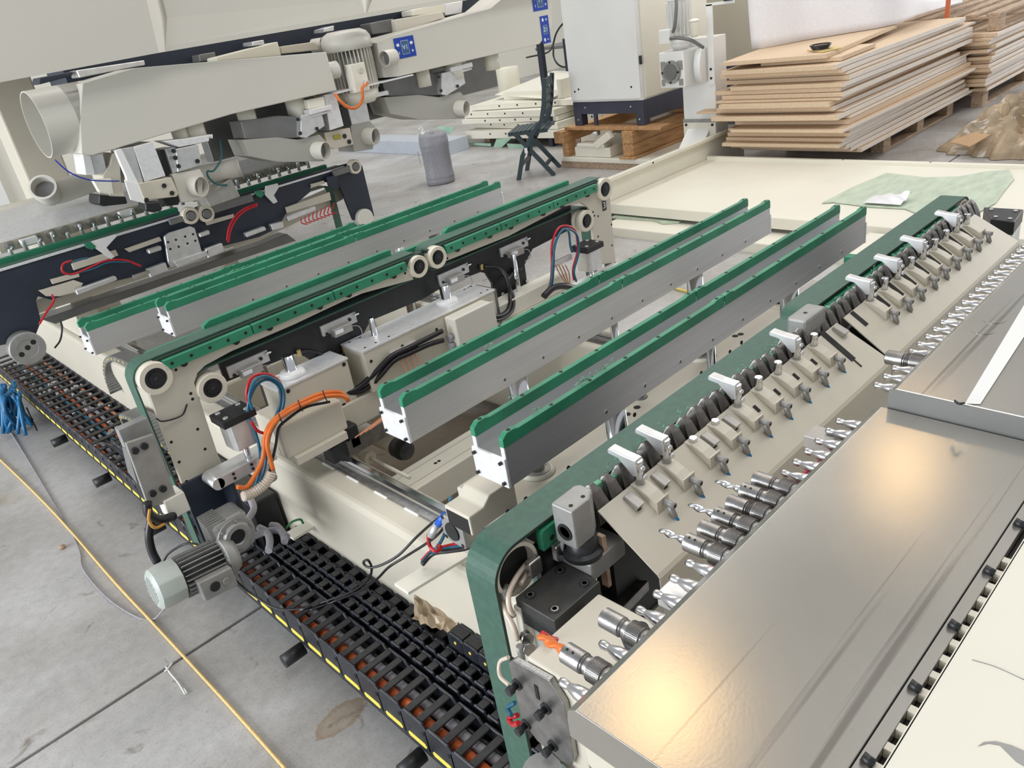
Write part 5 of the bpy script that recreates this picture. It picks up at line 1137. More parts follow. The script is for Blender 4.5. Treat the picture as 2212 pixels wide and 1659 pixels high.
def cab(ch_, x, y0, y1, r, m, lab, z=.135):
    n = int((y1 - y0) / .09); pts = [(x + rt.uniform(-.004, .004), y0 + (y1 - y0) * k / n, z + rt.uniform(-.004, .004)) for k in range(n + 1)]
    M().tube(pts, r, 8, 3).build('cable', m, ch_)
cab(A, .588, .80, 2.18, .0140, DORANGE, '', .172); cab(A, .618, .80, 2.18, .0135, GREY, '', .165); cab(A, .640, .80, 2.18, .012, BLACKC, '', .15)
M().box(.565, .80, .80, 5.3, .085, .098).build('chain_tray', BLACK, None, label='dark tray carrying the row of cable chains', cat='tray')
for k in range(8): cab(B_, .585 + .026 * k, 2.25, 5.2, .009, (DORANGE, GREY, BLACKC, BLUE, DORANGE, GREY, BLACKC, COPPER)[k], '', .15)
rj = random.Random(8)
mb = M()
for k in range(120):
    x = rj.uniform(.58, .79); y = rj.uniform(2.6, 5.2); mb.cyl((x, y, .163), (x + rj.uniform(-.004, .004), y + rj.uniform(.02, .035), .166), .0075, n=8)
mb.build('connectors', ALUS, B_, kind='stuff')
up = cable_chain('short upper run of cable chain curving down beside the portal leg', .60, .745, 2.42, 3.30, .215, .055, .052, 1, barw=.018)
M().prism([(.598, y, z) for y, z in ((2.30, .235), (2.6, .262), (2.9, .268), (3.2, .25), (3.42, .20), (3.2, .222), (2.9, .235), (2.6, .225), (2.36, .20))], (.006, 0, 0)).build('side_band', CHAIN, up)
for y in (1.215, 1.765, 2.30, 2.78, 3.365, 3.97):
    M().cyl((.50, y, .088 - .022), (.565, y, .088 - .022), .0200, n=20).build('support_rod', BLACK, None, label='black steel rod end under the cable chains, ' + {1.215: 'nearest the viewer', 1.765: 'second nearest the viewer', 2.30: 'below the fan end of the geared motor', 2.78: 'left of the steel clamp plate', 3.365: 'second farthest back', 3.97: 'near the blue film'}[y], cat='support rod', group='rod ends under the cable chains')
def arcchain(lab, pts, wv, h):
    t = thing('arched_cable_chain', lab, 'cable chain', tuple(pts[0])); P = []
    pts = [Vector(p) for p in pts]; q = [pts[0] * 2 - pts[1]] + pts + [pts[-1] * 2 - pts[-2]]
    for i in range(1, len(q) - 2):
        for k in range(9):
            s = k / 9; a, b_, c, d = q[i - 1:i + 3]; P.append(0.5 * ((2 * b_) + (c - a) * s + (2 * a - 5 * b_ + 4 * c - d) * s * s + (-a + 3 * b_ - 3 * c + d) * s ** 3))
    for i in range(len(P) - 1):
        d = P[i + 1] - P[i]; nr = d.cross(wv).normalized()
        M().obox((P[i] + P[i + 1]) / 2, d * .44, wv, nr * h).build('chain_link', SENS if i % 1 else DGREY, t, bevel=.001, seg=1)
        if i % 2 == 0: M().obox((P[i] + P[i + 1]) / 2 - wv * 1.02, d * .2, wv * .02, nr * h * .3).build('yellow_dot', YELLOW, t)
    return t
wv = Vector((.035, 0, 0))
arcchain('small arched cable chain nearest the portal leg, rising from the wide ladder chain', [(.74, 2.62, .17), (.74, 2.75, .22), (.74, 3.0, .285), (.74, 3.25, .30), (.74, 3.42, .27), (.74, 3.44, .22)], wv, .012)
arcchain('small arched cable chain leaning over the edge of the cream base, second one', [(.835, 3.05, .475), (.835, 3.2, .49), (.83, 3.45, .49), (.82, 3.62, .46), (.80, 3.68, .38), (.78, 3.62, .30)], wv, .012)
# junction of cables by the gearbox
hs_ = thing('cable_bundle', 'grey cables tied together between the gearbox and the narrow cable chains', 'cables', (0, 0, 0))
for k, pxs in enumerate((((540, 1075), (548, 1100), (530, 1130), (520, 1150)), ((560, 1140), (577, 1150), (583, 1170), (580, 1190)), ((585, 1135), (600, 1138), (612, 1155), (615, 1170)), ((545, 1160), (570, 1150), (600, 1145), (620, 1160)))):
    M().tube([Z(p[0], p[1], .30) for p in pxs], .011, 8).build('grey_cable', GREY, hs_)
M().obox(Z(650, 1145, .24), UX * .04, UY * .025, UZ * .004).build('anchor_plate', CREAML, hs_)
M().tube([Z(618, 1142, .3), Z(630, 1128, .32), Z(648, 1122, .32), Z(655, 1130, .30)], .0035).build('earth_wire', mat('green_earth_wire', (.05, .25, .08), .4), hs_)
M().box(.70, .79, 2.2, 2.75, .10, .30).build('cable_entry_box', BLACK, None, bevel=.006, label='dark cable entry box behind the gearbox between chains and base frame', cat='box')
cable_chain('smooth-linked upper cable chain emerging behind the nearest green belt', .757, .798, .86, 1.30, .200, .05, .055, 1, barw=.050, dots=True)
tp = M(); rr_ = random.Random(6)
def crum(u, v): return Z(895 + 95 * u, 1285 + 55 * v + 30 * u, .235) + Vector((rr_.uniform(-.004, .004), rr_.uniform(-.004, .004), rr_.uniform(-.008, .010)))
tp.grid(crum, 12, 5, False).build('packing_tape', TARP, None, label='crumpled brown packing tape under the cream support arm', cat='tape', solid=.001)
# hoses and wires lying over the base frame's near end
wz = thing('loose_wires', 'loose black sensor wires looping from the small air cylinder over the cable chains', 'wires', (0, 0, 0))
M().tube([Z(975, 1105, .66), Z(940, 1125, .62), Z(900, 1160, .55), Z(860, 1200, .50), Z(820, 1222, .47), Z(795, 1225, .46), Z(785, 1215, .47), Z(795, 1210, .48), Z(803, 1228, .44), Z(795, 1252, .36), Z(760, 1278, .28), Z(700, 1300, .22), Z(668, 1312, .215), Z(600, 1315, .215), Z(540, 1280, .25), Z(495, 1240, .34), Z(460, 1200, .42), Z(430, 1178, .45), Z(400, 1175, .44), Z(365, 1195, .42), Z(352, 1215, .40)], .0032, 8).build('black_wire', BLACKC, wz)
M().tube([Z(980, 1112, .66), Z(940, 1160, .58), Z(880, 1200, .50), Z(840, 1225, .46), Z(815, 1250, .38), Z(780, 1275, .30), Z(720, 1300, .22), Z(670, 1318, .215)], .0032, 8).build('black_wire', BLACKC, wz)
c = Z(648, 1318, .218); M().cyl(c, c + Vector((.03, -.012, 0)), .006, n=12).build('plug', BLACKC, wz)
M().tube([Z(1001, 1095, .68), Z(1007, 1130, .64), Z(1015, 1160, .60), Z(1025, 1182, .56)], .0035, 8).build('black_wire', BLACKC, wz)
hz = thing('air_hoses', 'red, blue and black air hoses running from under the nearest belt to the base frame', 'hoses', (0, 0, 0))
for k, (m, r, off) in enumerate(((RED, .0055, 0), (BLUE, .0055, 7), (BLACKC, .0055, 13))):
    M().tube([Z(1085, 1128 + off * .4, .62), Z(1050, 1152 + off * .6, .60), Z(1010, 1170 + off, .56), Z(970, 1180 + off * .8, .53), Z(935, 1190 + off * .5, .51), Z(912, 1212 + off * .6, .49)], r, 8).build('air_hose', m, hz)
M().tube([Z(925, 1155, .58), Z(928, 1178, .55), Z(940, 1190, .54), Z(952, 1185, .54), Z(948, 1178, .55)], .0045, 8).build('air_hose', RED, hz)
M().tube([Z(973, 1075, .72), Z(972, 1100, .68), Z(968, 1130, .62), Z(955, 1165, .56), Z(935, 1195, .52)], .0040, 8).build('air_hose', BLUE, hz)
M().cyl(Z(930, 1158, .60), Z(945, 1132, .63), .0085, n=14).build('connector_body', ALUS, hz); M().cyl(Z(946, 1132, .63), Z(962, 1112, .66), .0085, n=14).build('blue_connector', mat('bright_blue_plastic', (.01, .12, .60), .35), hz)
c = Z(134, 1181, .008); M().lathe(c - UZ * .008, UZ, [(0, .010), (.008, .013), (.016, .007)], 7).build('dirt_clod', PALLET, None, label='small brown clod of dirt on the floor left of the yellow rope', cat='dirt')
# rope and wire on the floor
M().tube([Z(-60, 935, .006), Z(100, 1090, .006), Z(250, 1260, .006), Z(330, 1345, .006), Z(500, 1530, .006), Z(620, 1665, .006), Z(700, 1760, .006)], .0045, 8).build('yellow_rope', mat('yellow_rope', (.84, .58, .24), .6, var=.15, scale=90), None, label='yellow rope stretched straight across the concrete floor', cat='rope')
M().tube([Z(-30, 850, .004), Z(40, 960, .004), Z(130, 1110, .004), Z(170, 1185, .004), Z(180, 1230, .004), Z(230, 1290, .004), Z(290, 1330, .004), Z(330, 1338, .004), Z(355, 1315, .10)], .0032, 8).build('grey_wire', GREY, None, label='thin dark wire curving over the floor toward the fan cover of the motor', cat='wire')
mb = M(); mb.tube([Z(358, 1440, .004), Z(368, 1455, .004), Z(385, 1475, .004), Z(400, 1500, .004)], .0022, 6).tube([Z(372, 1432, .004), Z(362, 1445, .006), Z(356, 1450, .004)], .003, 6).tube([Z(398, 1487, .004), Z(404, 1498, .004)], .0022, 6)
mb.build('white_string', WHITE, None, label='short frayed white string lying on the floor joint', cat='string')
M().tube([Z(1450, 620, .01), Z(1500, 632, .01), Z(1680, 655, .01), Z(1735, 662, .01)], .006, 8).build('yellow_rope', YELLOW, None, label='yellow cord on the floor seen under the channels', cat='rope')
# ================= dark far machine =================
def pbox(pxs, y, depth, m, name, parent, bevel=.002): return M().prism([Y(p[0], p[1], y) for p in pxs], (0, depth, 0)).build(name, m, parent, bevel=bevel, seg=1)
fm = thing('belt_portal', 'dark blue-black far portal with white rollers and red air hoses, at the left', 'conveyor portal', (1.4, 3.8, .3))
FYY = 3.77
pbox([(-60, 602), (0, 584), (130, 549), (390, 459), (517, 422), (640, 384), (770, 348), (783, 358), (809, 466), (764, 476), (742, 420), (730, 392), (700, 394), (672, 402), (670, 415), (640, 440), (615, 466), (602, 492), (560, 512), (470, 535), (440, 555), (330, 588), (255, 606), (180, 625), (110, 648), (82, 640), (78, 650), (89, 694), (78, 722), (30, 740), (-60, 760)], FYY, .02, BLUEB, 'portal_plate', fm)
cb_ = pbox([(60, 655), (345, 560), (690, 425), (735, 405), (742, 430), (700, 452), (560, 520), (300, 605), (75, 680)], 3.86, .10, CREAM, 'rear_beam', fm)
pbox([(90, 690), (300, 618), (560, 530), (620, 505), (640, 520), (400, 600), (200, 670), (120, 700)], 3.92, .10, DGREY, 'lower_beam', fm)  # dark grey colour stands in for the shade under the portal plate
for b_ in ([(-.2, .931), (1.43, .931), (1.43, .85), (-.2, .85)], [(2.33, .931), (1.445, .931), (1.445, .85), (2.20, .85), (2.20, .31), (2.33, .31)]):
    ribbon(fillet(b_, .04), 3.80, 3.87, .0045).build('drive_belt', BELT, fm)
M().box(-.3, 2.28, 3.762, 3.775, .925, .934).build('top_edge_strip', ALUW, fm)
def roll(px, py, r, y=3.74): 
    c = Y(px, py, y); p = M().lathe(c + UY * .03, (0, -1, 0), [(0, r), (.03, r), (.034, r * .92), (.034, r * .62), (.02, r * .6)], 28, True, False).build('roller', IVORY, fm)
    M().cyl(c + UY * .02, c - UY * .008, r * .5, n=16).build('roller_axle', DGREY, p)
roll(412, 466, .040); roll(446, 462, .040); roll(768, 360, .038); 
c_ = Y(60, 753, 3.70); M().lathe(c_, (0, -1, 0), [(-.06, .068), (0, .070), (.004, .066), (.004, .04), (.002, .038)], 36).build('large_pulley', GREYM, fm); holes(fm, [Y(*p, 3.665) for p in ((60, 751), (47, 766), (72, 739))], (0, -1, 0), .011)
c_ = Y(790, 471, 3.74); M().lathe(c_, (0, -1, 0), [(-.06, .048), (0, .050), (.004, .045)], 30).build('lower_pulley', HOOD, fm)
M().obox(Y(738, 369, 3.75), Vector((.055, 0, 0)), UY * .012, UZ * .016).build('roller_arm', DGREY, fm, bevel=.002)
M().obox(Y(388, 474, 3.75), Vector((.05, 0, 0)), UY * .012, UZ * .012).build('roller_arm', DGREY, fm, bevel=.002)
M().obox(Y(500, 440, 3.75), Vector((.11, 0, 0)), UY * .012, UZ * .018).build('roller_arm', DGREY, fm, bevel=.002)
pbox([(706, 382), (728, 378), (734, 405), (724, 412), (712, 402)], 3.74, .02, BLUEB, 'drop_bracket', fm)
pl_ = pbox([(355, 511), (366, 503), (412, 489), (421, 493), (440, 556), (428, 561), (370, 578), (364, 570)], 3.72, .016, ALUS, 'drilled_plate', fm)
holes(fm, [Y(*p, 3.72) for p in ((363, 523), (380, 518), (400, 511), (417, 506), (368, 538), (386, 533), (405, 526), (422, 520))], (0, -1, 0), .0055)
for a in ([(318, 582), (358, 567), (364, 585), (326, 600)], [(444, 538), (480, 525), (486, 543), (450, 558)], [(163, 627), (250, 596), (254, 605), (168, 638)], [(530, 504), (572, 489), (576, 497), (534, 513)], [(620, 468), (682, 446), (684, 455), (624, 478)], [(320, 540), (348, 531), (350, 540), (323, 549)], [(430, 505), (452, 497), (454, 506), (433, 513)], [(585, 485), (612, 478), (614, 492), (590, 498)], [(375, 565), (450, 540), (452, 552), (385, 578)]):
    pbox(a, 3.71, .03, ALUS, 'air_cylinder', fm, .003)
for a in ([(110, 604), (170, 588), (172, 598), (114, 614)], [(155, 570), (250, 540), (256, 552), (160, 584)], [(270, 538), (345, 512), (350, 520), (280, 545)], [(618, 448), (712, 415), (716, 432), (640, 455), (622, 460)], [(672, 398), (700, 390), (702, 396), (676, 405)], [(96, 625), (160, 605), (180, 612), (168, 630), (130, 640), (100, 640), (84, 628)], [(445, 478), (505, 462), (506, 470), (448, 487)]):
    pbox(a, 3.75, .015, CREAM, 'cream_bracket', fm, .001)
for a in ([(194, 523), (250, 506), (253, 510), (230, 535), (248, 555), (240, 560), (200, 532)], [(575, 402), (600, 396), (603, 404), (592, 422), (600, 436), (592, 440), (572, 420)]): pbox(a, 3.74, .01, WHITE, 'angled_bracket', fm, .001)
for a in ([(182, 527), (196, 522), (208, 533), (200, 540), (188, 536)], [(551, 414), (563, 410), (572, 420), (564, 427), (556, 424)]): pbox(a, 3.738, .012, GREEN, 'green_pad', fm, .001)
def ft(pxs, r, m, y=3.70, nm='air_hose'): M().tube([Y(p[0], p[1], y) for p in pxs], r, 8).build(nm, m, fm)
ft([(155, 563), (137, 570), (134, 585), (146, 592), (165, 590), (200, 575), (230, 563), (270, 562), (305, 575)], .0045, RED)
ft([(155, 566), (175, 560), (190, 557)], .004, BLUE); ft([(150, 594), (200, 581), (235, 567), (280, 566)], .0035, BLUE)
ft([(556, 440), (530, 450), (510, 465), (495, 490), (490, 520)], .0045, RED); ft([(556, 444), (532, 454), (513, 470), (499, 495), (493, 524)], .0045, RED)
ft([(112, 636), (116, 650), (100, 675), (85, 700)], .0045, RED)
for k in range(9): ft([(650 + 9 * k, 470 - 4 * k), (652 + 8 * k, 482 - 3 * k), (664 + 8 * k, 484 - 3 * k)], .003, RED)
ft([(130, 690), (134, 710), (130, 735), (118, 752)], .004, BLACKC)
for a in ([(285, 595), (322, 583), (326, 590), (290, 602)], [(486, 537), (505, 531), (506, 535), (488, 541)]): pbox(a, 3.70, .006, CHROME, 'piston_rod', fm, .001)
gs = M().prism([(-.3, 3.885, .925), (1.40, 3.885, .925), (1.40, 3.885, .950), (-.3, 3.885, .950)], (0, .03, 0)).build('guide_strip', GREEN, fm, bevel=.001, seg=1)
M().box(1.52, 2.25, 3.885, 3.915, .925, .945).build('guide_strip', GREEN, fm, bevel=.001, seg=1)
# far drilling unit with its spindles
fd = thing('drilling_unit', 'far drilling unit behind the dark portal, row of spindles pointing at the viewer', 'drilling unit', (1.2, 4.2, .9))
fx0 = .55
for (x0, x1) in ((.62, 1.60), (1.64, 2.20)):
    M().prism([(x0, y, z) for y, z in ((4.02, .96), (3.98, 1.00), (4.10, 1.05), (4.50, 1.06), (4.50, .96))], (x1 - x0, 0, 0)).build('head_body', ALUW, fd, bevel=.002)
    M().prism([(x0 + .02, y, z) for y, z in ((3.975, .955), (3.965, 1.0), (3.98, 1.0), (3.99, .955))], (x1 - x0 - .04, 0, 0)).build('spindle_plate', CREAM, fd, bevel=.001)
    n = int((x1 - x0) / .058)
    for k in range(n):
        x = x0 + .06 + .058 * k
        q = M().lathe((x, 3.968, .98), (0, -1, -.15), [(0, .020), (.008, .020), (.008, .015)], 18).build('spindle_socket', SENS, fd)
        if k % 3 != 1: M().lathe((x, 3.962, .979), (0, -1, -.15), [(0, .010), (.03, .010), (.03, .006), (.045, .005)], 12).build('spindle', CHROME, q)
    for k in range(int((x1 - x0) / .06)):
        x = x0 + .05 + .06 * k; h = .045 if k % 2 else .025
        M().lathe((x, 3.935, .945), UZ, [(0, .009), (h, .009), (h + .003, .005)], 10).build('stop_pin', ALUS, fd)
M().box(.62, 2.2, 4.50, 4.56, .95, 1.075).build('rear_lip', CREAML, fd)
M().box(1.66, 1.74, 4.2, 4.3, 0, .96).build('stand', CREAM, fd)
for x in (.88,): M().box(x - .05, x + .05, 4.05, 4.4, .452, .96).build('stand', CREAM, fd)
for x in (.72, 1.15): M().box(x, x + .07, 3.93, 3.96, .965, .995).build('clamp_arm', WHITE, fd, bevel=.003)
bfm = M(); rbf = random.Random(12)
for k in range(26):
    p = Z(22 + rbf.uniform(-20, 22), 845 + rbf.uniform(-25, 12), .22); 
    bfm.tube([p, p + Vector((rbf.uniform(-.06, .02), rbf.uniform(-.05, .03), -.07)), p + Vector((rbf.uniform(-.10, .02), rbf.uniform(-.06, .03), -.19))], .010, 5, 3)
bfm.build('blue_plastic_film', BLUEFILM, None, label='bunch of torn blue plastic film hanging on the far end of the cable chain', cat='plastic film')
M().tube([Z(57, 880, .12), Z(68, 905, .06), Z(80, 930, .01)], .004, 6).build('rod_wire', BLACKC, None, label='short stiff black wire leaning on the floor by the blue film', cat='wire')
# ================= overhead extraction hood, ducts and boring aggregates =================
HY = 3.42
oh = thing('extraction_hood', 'huge warm-grey sheet-metal hood folded along its front, across the top left', 'hood', (2.0, 3.6, 1.62))
def hp(px, py, y=HY): return Y(px, py, y)
M().prism([hp(-120, 199), hp(0, 178), hp(343, 114), hp(303, -60), hp(-120, -60)], (0, .003, 0)).build('front_panel', HOOD, oh)
M().prism([hp(343, 114), hp(357, 111, HY + .02), hp(361, 38, HY + .05), hp(338, -60, HY + .05), hp(303, -60)], (0, .003, 0)).build('folded_gusset', HOOD, oh)
M().prism([hp(357, 111, HY + .02), hp(361, 38, HY + .03), hp(338, -60, HY + .03), hp(768, -60, HY + .03), hp(775, 0, HY + .03), hp(790, 36, HY + .02)], (0, .003, 0)).build('front_panel', HOOD, oh)
M().prism([hp(790, 36, HY + .02), hp(806, -5, HY + .08), hp(800, -60, HY + .08), hp(768, -60, HY + .03), hp(775, 0, HY + .03)], (0, .003, 0)).build('folded_gusset', HOOD, oh)
M().prism([hp(790, 36, HY + .02), hp(806, -5, HY + .04), hp(800, -60, HY + .04), hp(1100, -60, HY + .04), hp(1010, -2, HY + .02)], (0, .003, 0)).build('front_panel', HOOD, oh)
M().box(.3, 4.5, HY + .02, HY + .05, 1.62, 1.64).build('bottom_return', HOOD, oh)
M().box(.3, 4.4, 4.3, 4.6, 1.66, 2.2).build('support_beam', CREAM, oh, bevel=.01)
M().box(1.0, 1.2, 4.66, 4.86, 0, 2.0).build('support_column', CREAM, oh, bevel=.01)
M().box(.45, 4.65, 4.6, 7.1, 2.0, 2.2).build('roof_sheet', CREAM, oh)
DY = 3.50
d1 = thing('suction_duct', 'long tapering grey duct with a wide round mouth at its left end', 'duct', (1.5, DY, 1.3))
M().prism([Y(*p, DY) for p in ((178, 180), (290, 147), (705, 112), (728, 195), (500, 247), (200, 336), (176, 332), (172, 255))], (0, .22, 0)).build('duct_body', HOOD, d1, bevel=.004)
tm = Y(95, 190, DY); bm = Y(128, 343, DY); rr = (tm.z - bm.z) / 2; cc = Vector((.885, DY + rr, (tm.z + bm.z) / 2))
M().pipe(cc, cc + UX * .20, rr, rr - .004, 36).build('round_mouth', HOOD, d1)
M().lathe(cc + UX * .12, UX, [(0, rr), (.12, rr * 1.0)], 4 * 9).build('transition', HOOD, d1)
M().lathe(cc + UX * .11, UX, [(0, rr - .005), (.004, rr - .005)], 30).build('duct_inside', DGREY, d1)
M().tube([Y(118, 345, DY), Y(150, 372, DY), Y(190, 388, DY), Y(230, 391, DY), Y(258, 391, DY)], .003, 6).build('blue_wire', mat('blue_wire', (.01, .03, .35), .4), None, label='thin blue wire hanging from the mouth of the tapering duct', cat='wire')
d2_ = thing('suction_duct', 'grey duct with blue control labels, rising to the right beside the ribbed motor', 'duct', (3.0, DY, 1.3))
M().prism([Y(*p, DY) for p in ((850, 76), (1060, 18), (1140, -50), (1184, -70), (1193, 58), (1166, 95), (863, 165))], (0, .22, 0)).build('duct_body', HOOD, d2_, bevel=.003)
M().prism([Y(814, 92, DY + .02), Y(851, 76, DY + .0), Y(864, 165, DY), Y(829, 168, DY + .02)], (-.002, .20, 0)).build('end_panel', HOOD, d2_, bevel=.001)
def sleeve(px, py, r, d, L, y, m=HOOD, parent=None, name='duct_sleeve'):
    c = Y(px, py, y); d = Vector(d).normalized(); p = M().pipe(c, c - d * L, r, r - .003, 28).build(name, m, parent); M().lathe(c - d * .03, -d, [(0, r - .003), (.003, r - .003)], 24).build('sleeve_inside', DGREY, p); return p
sleeve(838 - 8, 127, .038, (-1, -.15, 0), .07, DY - .02, parent=d2_)
sleeve(728, 150, .040, (1, -.1, 0), .05, DY + .04, parent=d1)
def lab3(px, py, w, h, txt, vert, parent, y=DY - .0012):
    c = Y(px, py, y); t = M().obox(c, UX * w / 2, UY * .0008, UZ * h / 2).build('control_label', LABELB, parent, bevel=.003, seg=3)
    def sub(dx, dz, a, b_, m, nm): M().obox(c + Vector((dx, -.0012, dz)), UX * a, UY * .0004, UZ * b_).build(nm, m, t)
    sub(0, 0, min(w, h) * .24, min(w, h) * .33, INK, 'frame_line'); M().obox(c + Vector((0, -.0018, 0)), UX * min(w, h) * .225, UY * .0004, UZ * min(w, h) * .315).build('label_field', LABELC, t)
    text(txt, .032, c + Vector((0, -.0026, 0)), UX, UZ, INK, parent, 'label_text')
    s = .0085
    def arrow(dx, dz, ax):
        a = Vector(ax); b_ = Vector((a.z, 0, -a.x)); p = c + Vector((dx, -.0016, dz))
        M().prism([p - a * s + b_ * s * .8, p + a * s * .2 + b_ * s * .8, p + a * s * .2 + b_ * s * 1.1, p + a * s * 1.3, p + a * s * .2 - b_ * s * 1.1, p + a * s * .2 - b_ * s * .8, p - a * s - b_ * s * .8], (0, .0008, 0)).build('arrow', INK, t)
    def plus(dx, dz, minus=False, v=False):
        p = c + Vector((dx, -.0016, dz))
        if not (minus and v): M().obox(p, UX * s * .8, UY * .0004, UZ * s * .22).build('sign_bar', INK, t)
        if (not minus) or v: M().obox(p, UX * s * .22, UY * .0005, UZ * s * .8).build('sign_bar', INK, t)
    if vert: arrow(-.014, h * .36, UZ); plus(.014, h * .36); arrow(-.014, -h * .36, -UZ); plus(.014, -h * .36, True)
    else: arrow(-w * .34, h * .16, -UX); plus(-w * .34, -h * .22, True, True); arrow(w * .34, h * .16, UX); plus(w * .34, -h * .22)
lab3(875, 102, .128, .098, 'V1', False, d2_)
lab3(1178, 64, .072, .150, 'Z1', True, d2_)
lab3(1166, 2, .125, .100, 'Y1', False, d2_)
# shelf strip, motor
M().prism([Y(727, 199, DY - .01), Y(893, 160, DY - .01), Y(893, 163, DY - .01), Y(727, 203, DY - .01)], (0, .12, 0)).build('thin_shelf', ALUW, None, label='thin metal shelf edge running beneath the ribbed motor', cat='shelf')
rm = thing('ribbed_motor', 'upright cream ribbed electric motor with domed fan cover between the two ducts', 'motor', (2.38, 3.62, 1.25))
mx, my = 2.375, 3.62
M().lathe((mx, my, 1.49), UZ, [(0, .127), (.05, .125), (.075, .11), (.09, .08), (.092, .02)], 32).build('fan_cover', HOOD, rm)
M().cyl((mx, my, 1.30), (mx, my, 1.49), .098, n=28).build('motor_core', GREYM, rm)
for k in range(36):
    a = k * math.pi / 18; rd = Vector((math.cos(a), math.sin(a), 0))
    M().obox(Vector((mx, my, 1.395)) + rd * .105, rd * .012, Vector((-rd.y, rd.x, 0)) * .0022, (0, 0, .095)).build('cooling_fin', HOOD, rm)
M().lathe((mx, my, 1.235), UZ, [(0, .08), (.03, .105), (.065, .11)], 30).build('motor_flange', CREAML, rm)
tbx = M().box(mx - .105, mx - .02, my - .15, my - .09, 1.30, 1.43).build('terminal_box', CREAML, rm, bevel=.004)
M().lathe((mx - .05, my - .151, 1.395), (0, -1, 0), [(0, .014), (.004, .012)], 18).build('box_plug', CREAM, tbx); M().lathe((mx - .04, my - .151, 1.335), (0, -1, 0), [(0, .014), (.02, .012)], 14).build('cable_gland', ALUS, tbx)
M().tube([Vector((mx - .04, my - .17, 1.335)), Y(783, 190, 3.42), Y(783, 215, 3.42), Y(770, 232, 3.42), Y(752, 232, 3.42), Y(735, 218, 3.42), Y(724, 203, 3.44)], .0075, 8).build('orange_cable', ORANGE, None, label='orange cable hanging in a loop below the ribbed motor', cat='cable')
# aggregates below the ducts: each a thing of its own
def agg(label, y, pieces):
    t = thing('boring_aggregate', label, 'aggregate', tuple(Y(*pieces[0][1][0], y)))
    for nm, pts, m, dy, dep in pieces: pbox(pts, y + dy, dep, m, nm, t, .002)
    return t
a1_ = agg('leftmost boring head with white angled shroud and dark brush, under the round duct mouth', 3.56, [
    ('side_plate', [(178, 333), (196, 336), (206, 378), (185, 378)], WHITE, 0, .12), ('slide_block', [(196, 336), (222, 330), (232, 372), (206, 378)], ALUS, .01, .12),
    ('shroud', [(200, 388), (240, 385), (246, 420), (215, 415)], CREAML, -.02, .03), ('shroud', [(222, 380), (238, 356), (245, 330), (258, 332), (262, 400), (270, 425), (238, 424)], CREAM, 0, .14)])
pbox([(214, 421), (272, 425), (276, 440), (222, 446), (213, 440)], 3.56, .13, BLACK, 'brush_skirt', a1_, .004)
a2_ = agg('boring head with bright slide column, white splash plate and brushes', 3.50, [
    ('edge_plate', [(248, 325), (262, 321), (300, 398), (276, 400), (272, 380)], WHITE, -.01, .02), ('slide_column', [(262, 321), (288, 317), (310, 395), (287, 398)], ALUS, 0, .14), ('cover_plate', [(288, 317), (330, 306), (358, 380), (313, 393)], ALUW, 0, .14),
    ('splash_plate', [(268, 388), (297, 396), (314, 440), (282, 432)], WHITE, -.04, .005), ('body_cover', [(298, 397), (370, 383), (386, 418), (381, 425), (312, 433)], CREAM, -.02, .16)])
for p in ((354, 401), (371, 417), (316, 432)): bolts(a2_, [Y(*p, 3.48)], (0, -1, 0), .010, .006, BLACK)
pbox([(313, 438), (345, 436), (352, 452), (334, 460), (315, 455)], 3.46, .08, BLACK, 'brush_skirt', a2_, .004); pbox([(352, 426), (385, 424), (388, 442), (360, 446)], 3.52, .08, BLACK, 'brush_skirt', a2_, .004)
def mouth(t, px, py, r, y, m=HOOD):
    sleeve(px, py, r, (.42, -1, -.12), .10, y, m, t, 'spout')
a3_ = agg('boring head with square dust box and open round spout above the far white rollers', 3.52, [
    ('dark_gap', [(345, 325), (358, 322), (375, 375), (360, 380)], BLACK, .02, .10), ('mounting_plate', [(357, 322), (378, 318), (392, 370), (374, 375)], ALUS, 0, .12), ('bearing_block', [(380, 322), (428, 312), (436, 355), (384, 372)], ALUS, -.02, .12), ('top_plate', [(350, 305), (388, 318), (452, 305), (452, 296), (460, 300), (460, 290), (400, 300)], ALUW, -.02, .10),
    ('dust_box', [(372, 376), (432, 365), (440, 380), (436, 432), (392, 438)], HOOD, -.01, .15)])
mouth(a3_, 436, 403, .043, 3.48); bolts(a3_, [Y(*p, 3.50) for p in ((374, 326), (378, 341), (385, 359), (426, 348))], (0, -1, 0), .010, .006, BLACK)
pbox([(440, 425), (500, 385), (520, 425), (455, 448)], 3.62, .10, SENS, 'grey_brush', a3_, .004)
a4_ = thing('blanked_spout', 'capped grey suction pipe behind the boring head with the open spout', 'duct', tuple(Y(516, 362, 3.7)))
M().lathe(Y(516, 362, 3.62), (-.9, .45, .0), [(0, .042), (.20, .042), (.20, .03)], 26).build('pipe_body', HOOD, a4_); M().lathe(Y(516, 362, 3.62), (.9, -.45, 0), [(0, .043), (.006, .043), (.006, .040), (.002, .039)], 26).build('pipe_rim', HOOD, a4_); M().lathe(Y(516, 362, 3.62) , (.9, -.45, 0), [(.001, .039), (.003, .0385)], 26).build('grey_cap', DGREY, a4_)
M().tube([Y(476, 300, 3.62), Y(478, 340, 3.60), Y(462, 368, 3.58), Y(448, 370, 3.58), Y(452, 385, 3.58), Y(470, 398, 3.60), Y(490, 400, 3.62)], .0045, 8).build('teal_hose', mat('teal_hose', (.02, .13, .15), .35), None, label='teal air hose hanging behind the boring head spouts', cat='hose')
elb = thing('elbow_pipe', 'grey bent pipe with an open end lying low at the left, on the far machine', 'duct', tuple(Y(98, 412, 3.9)))
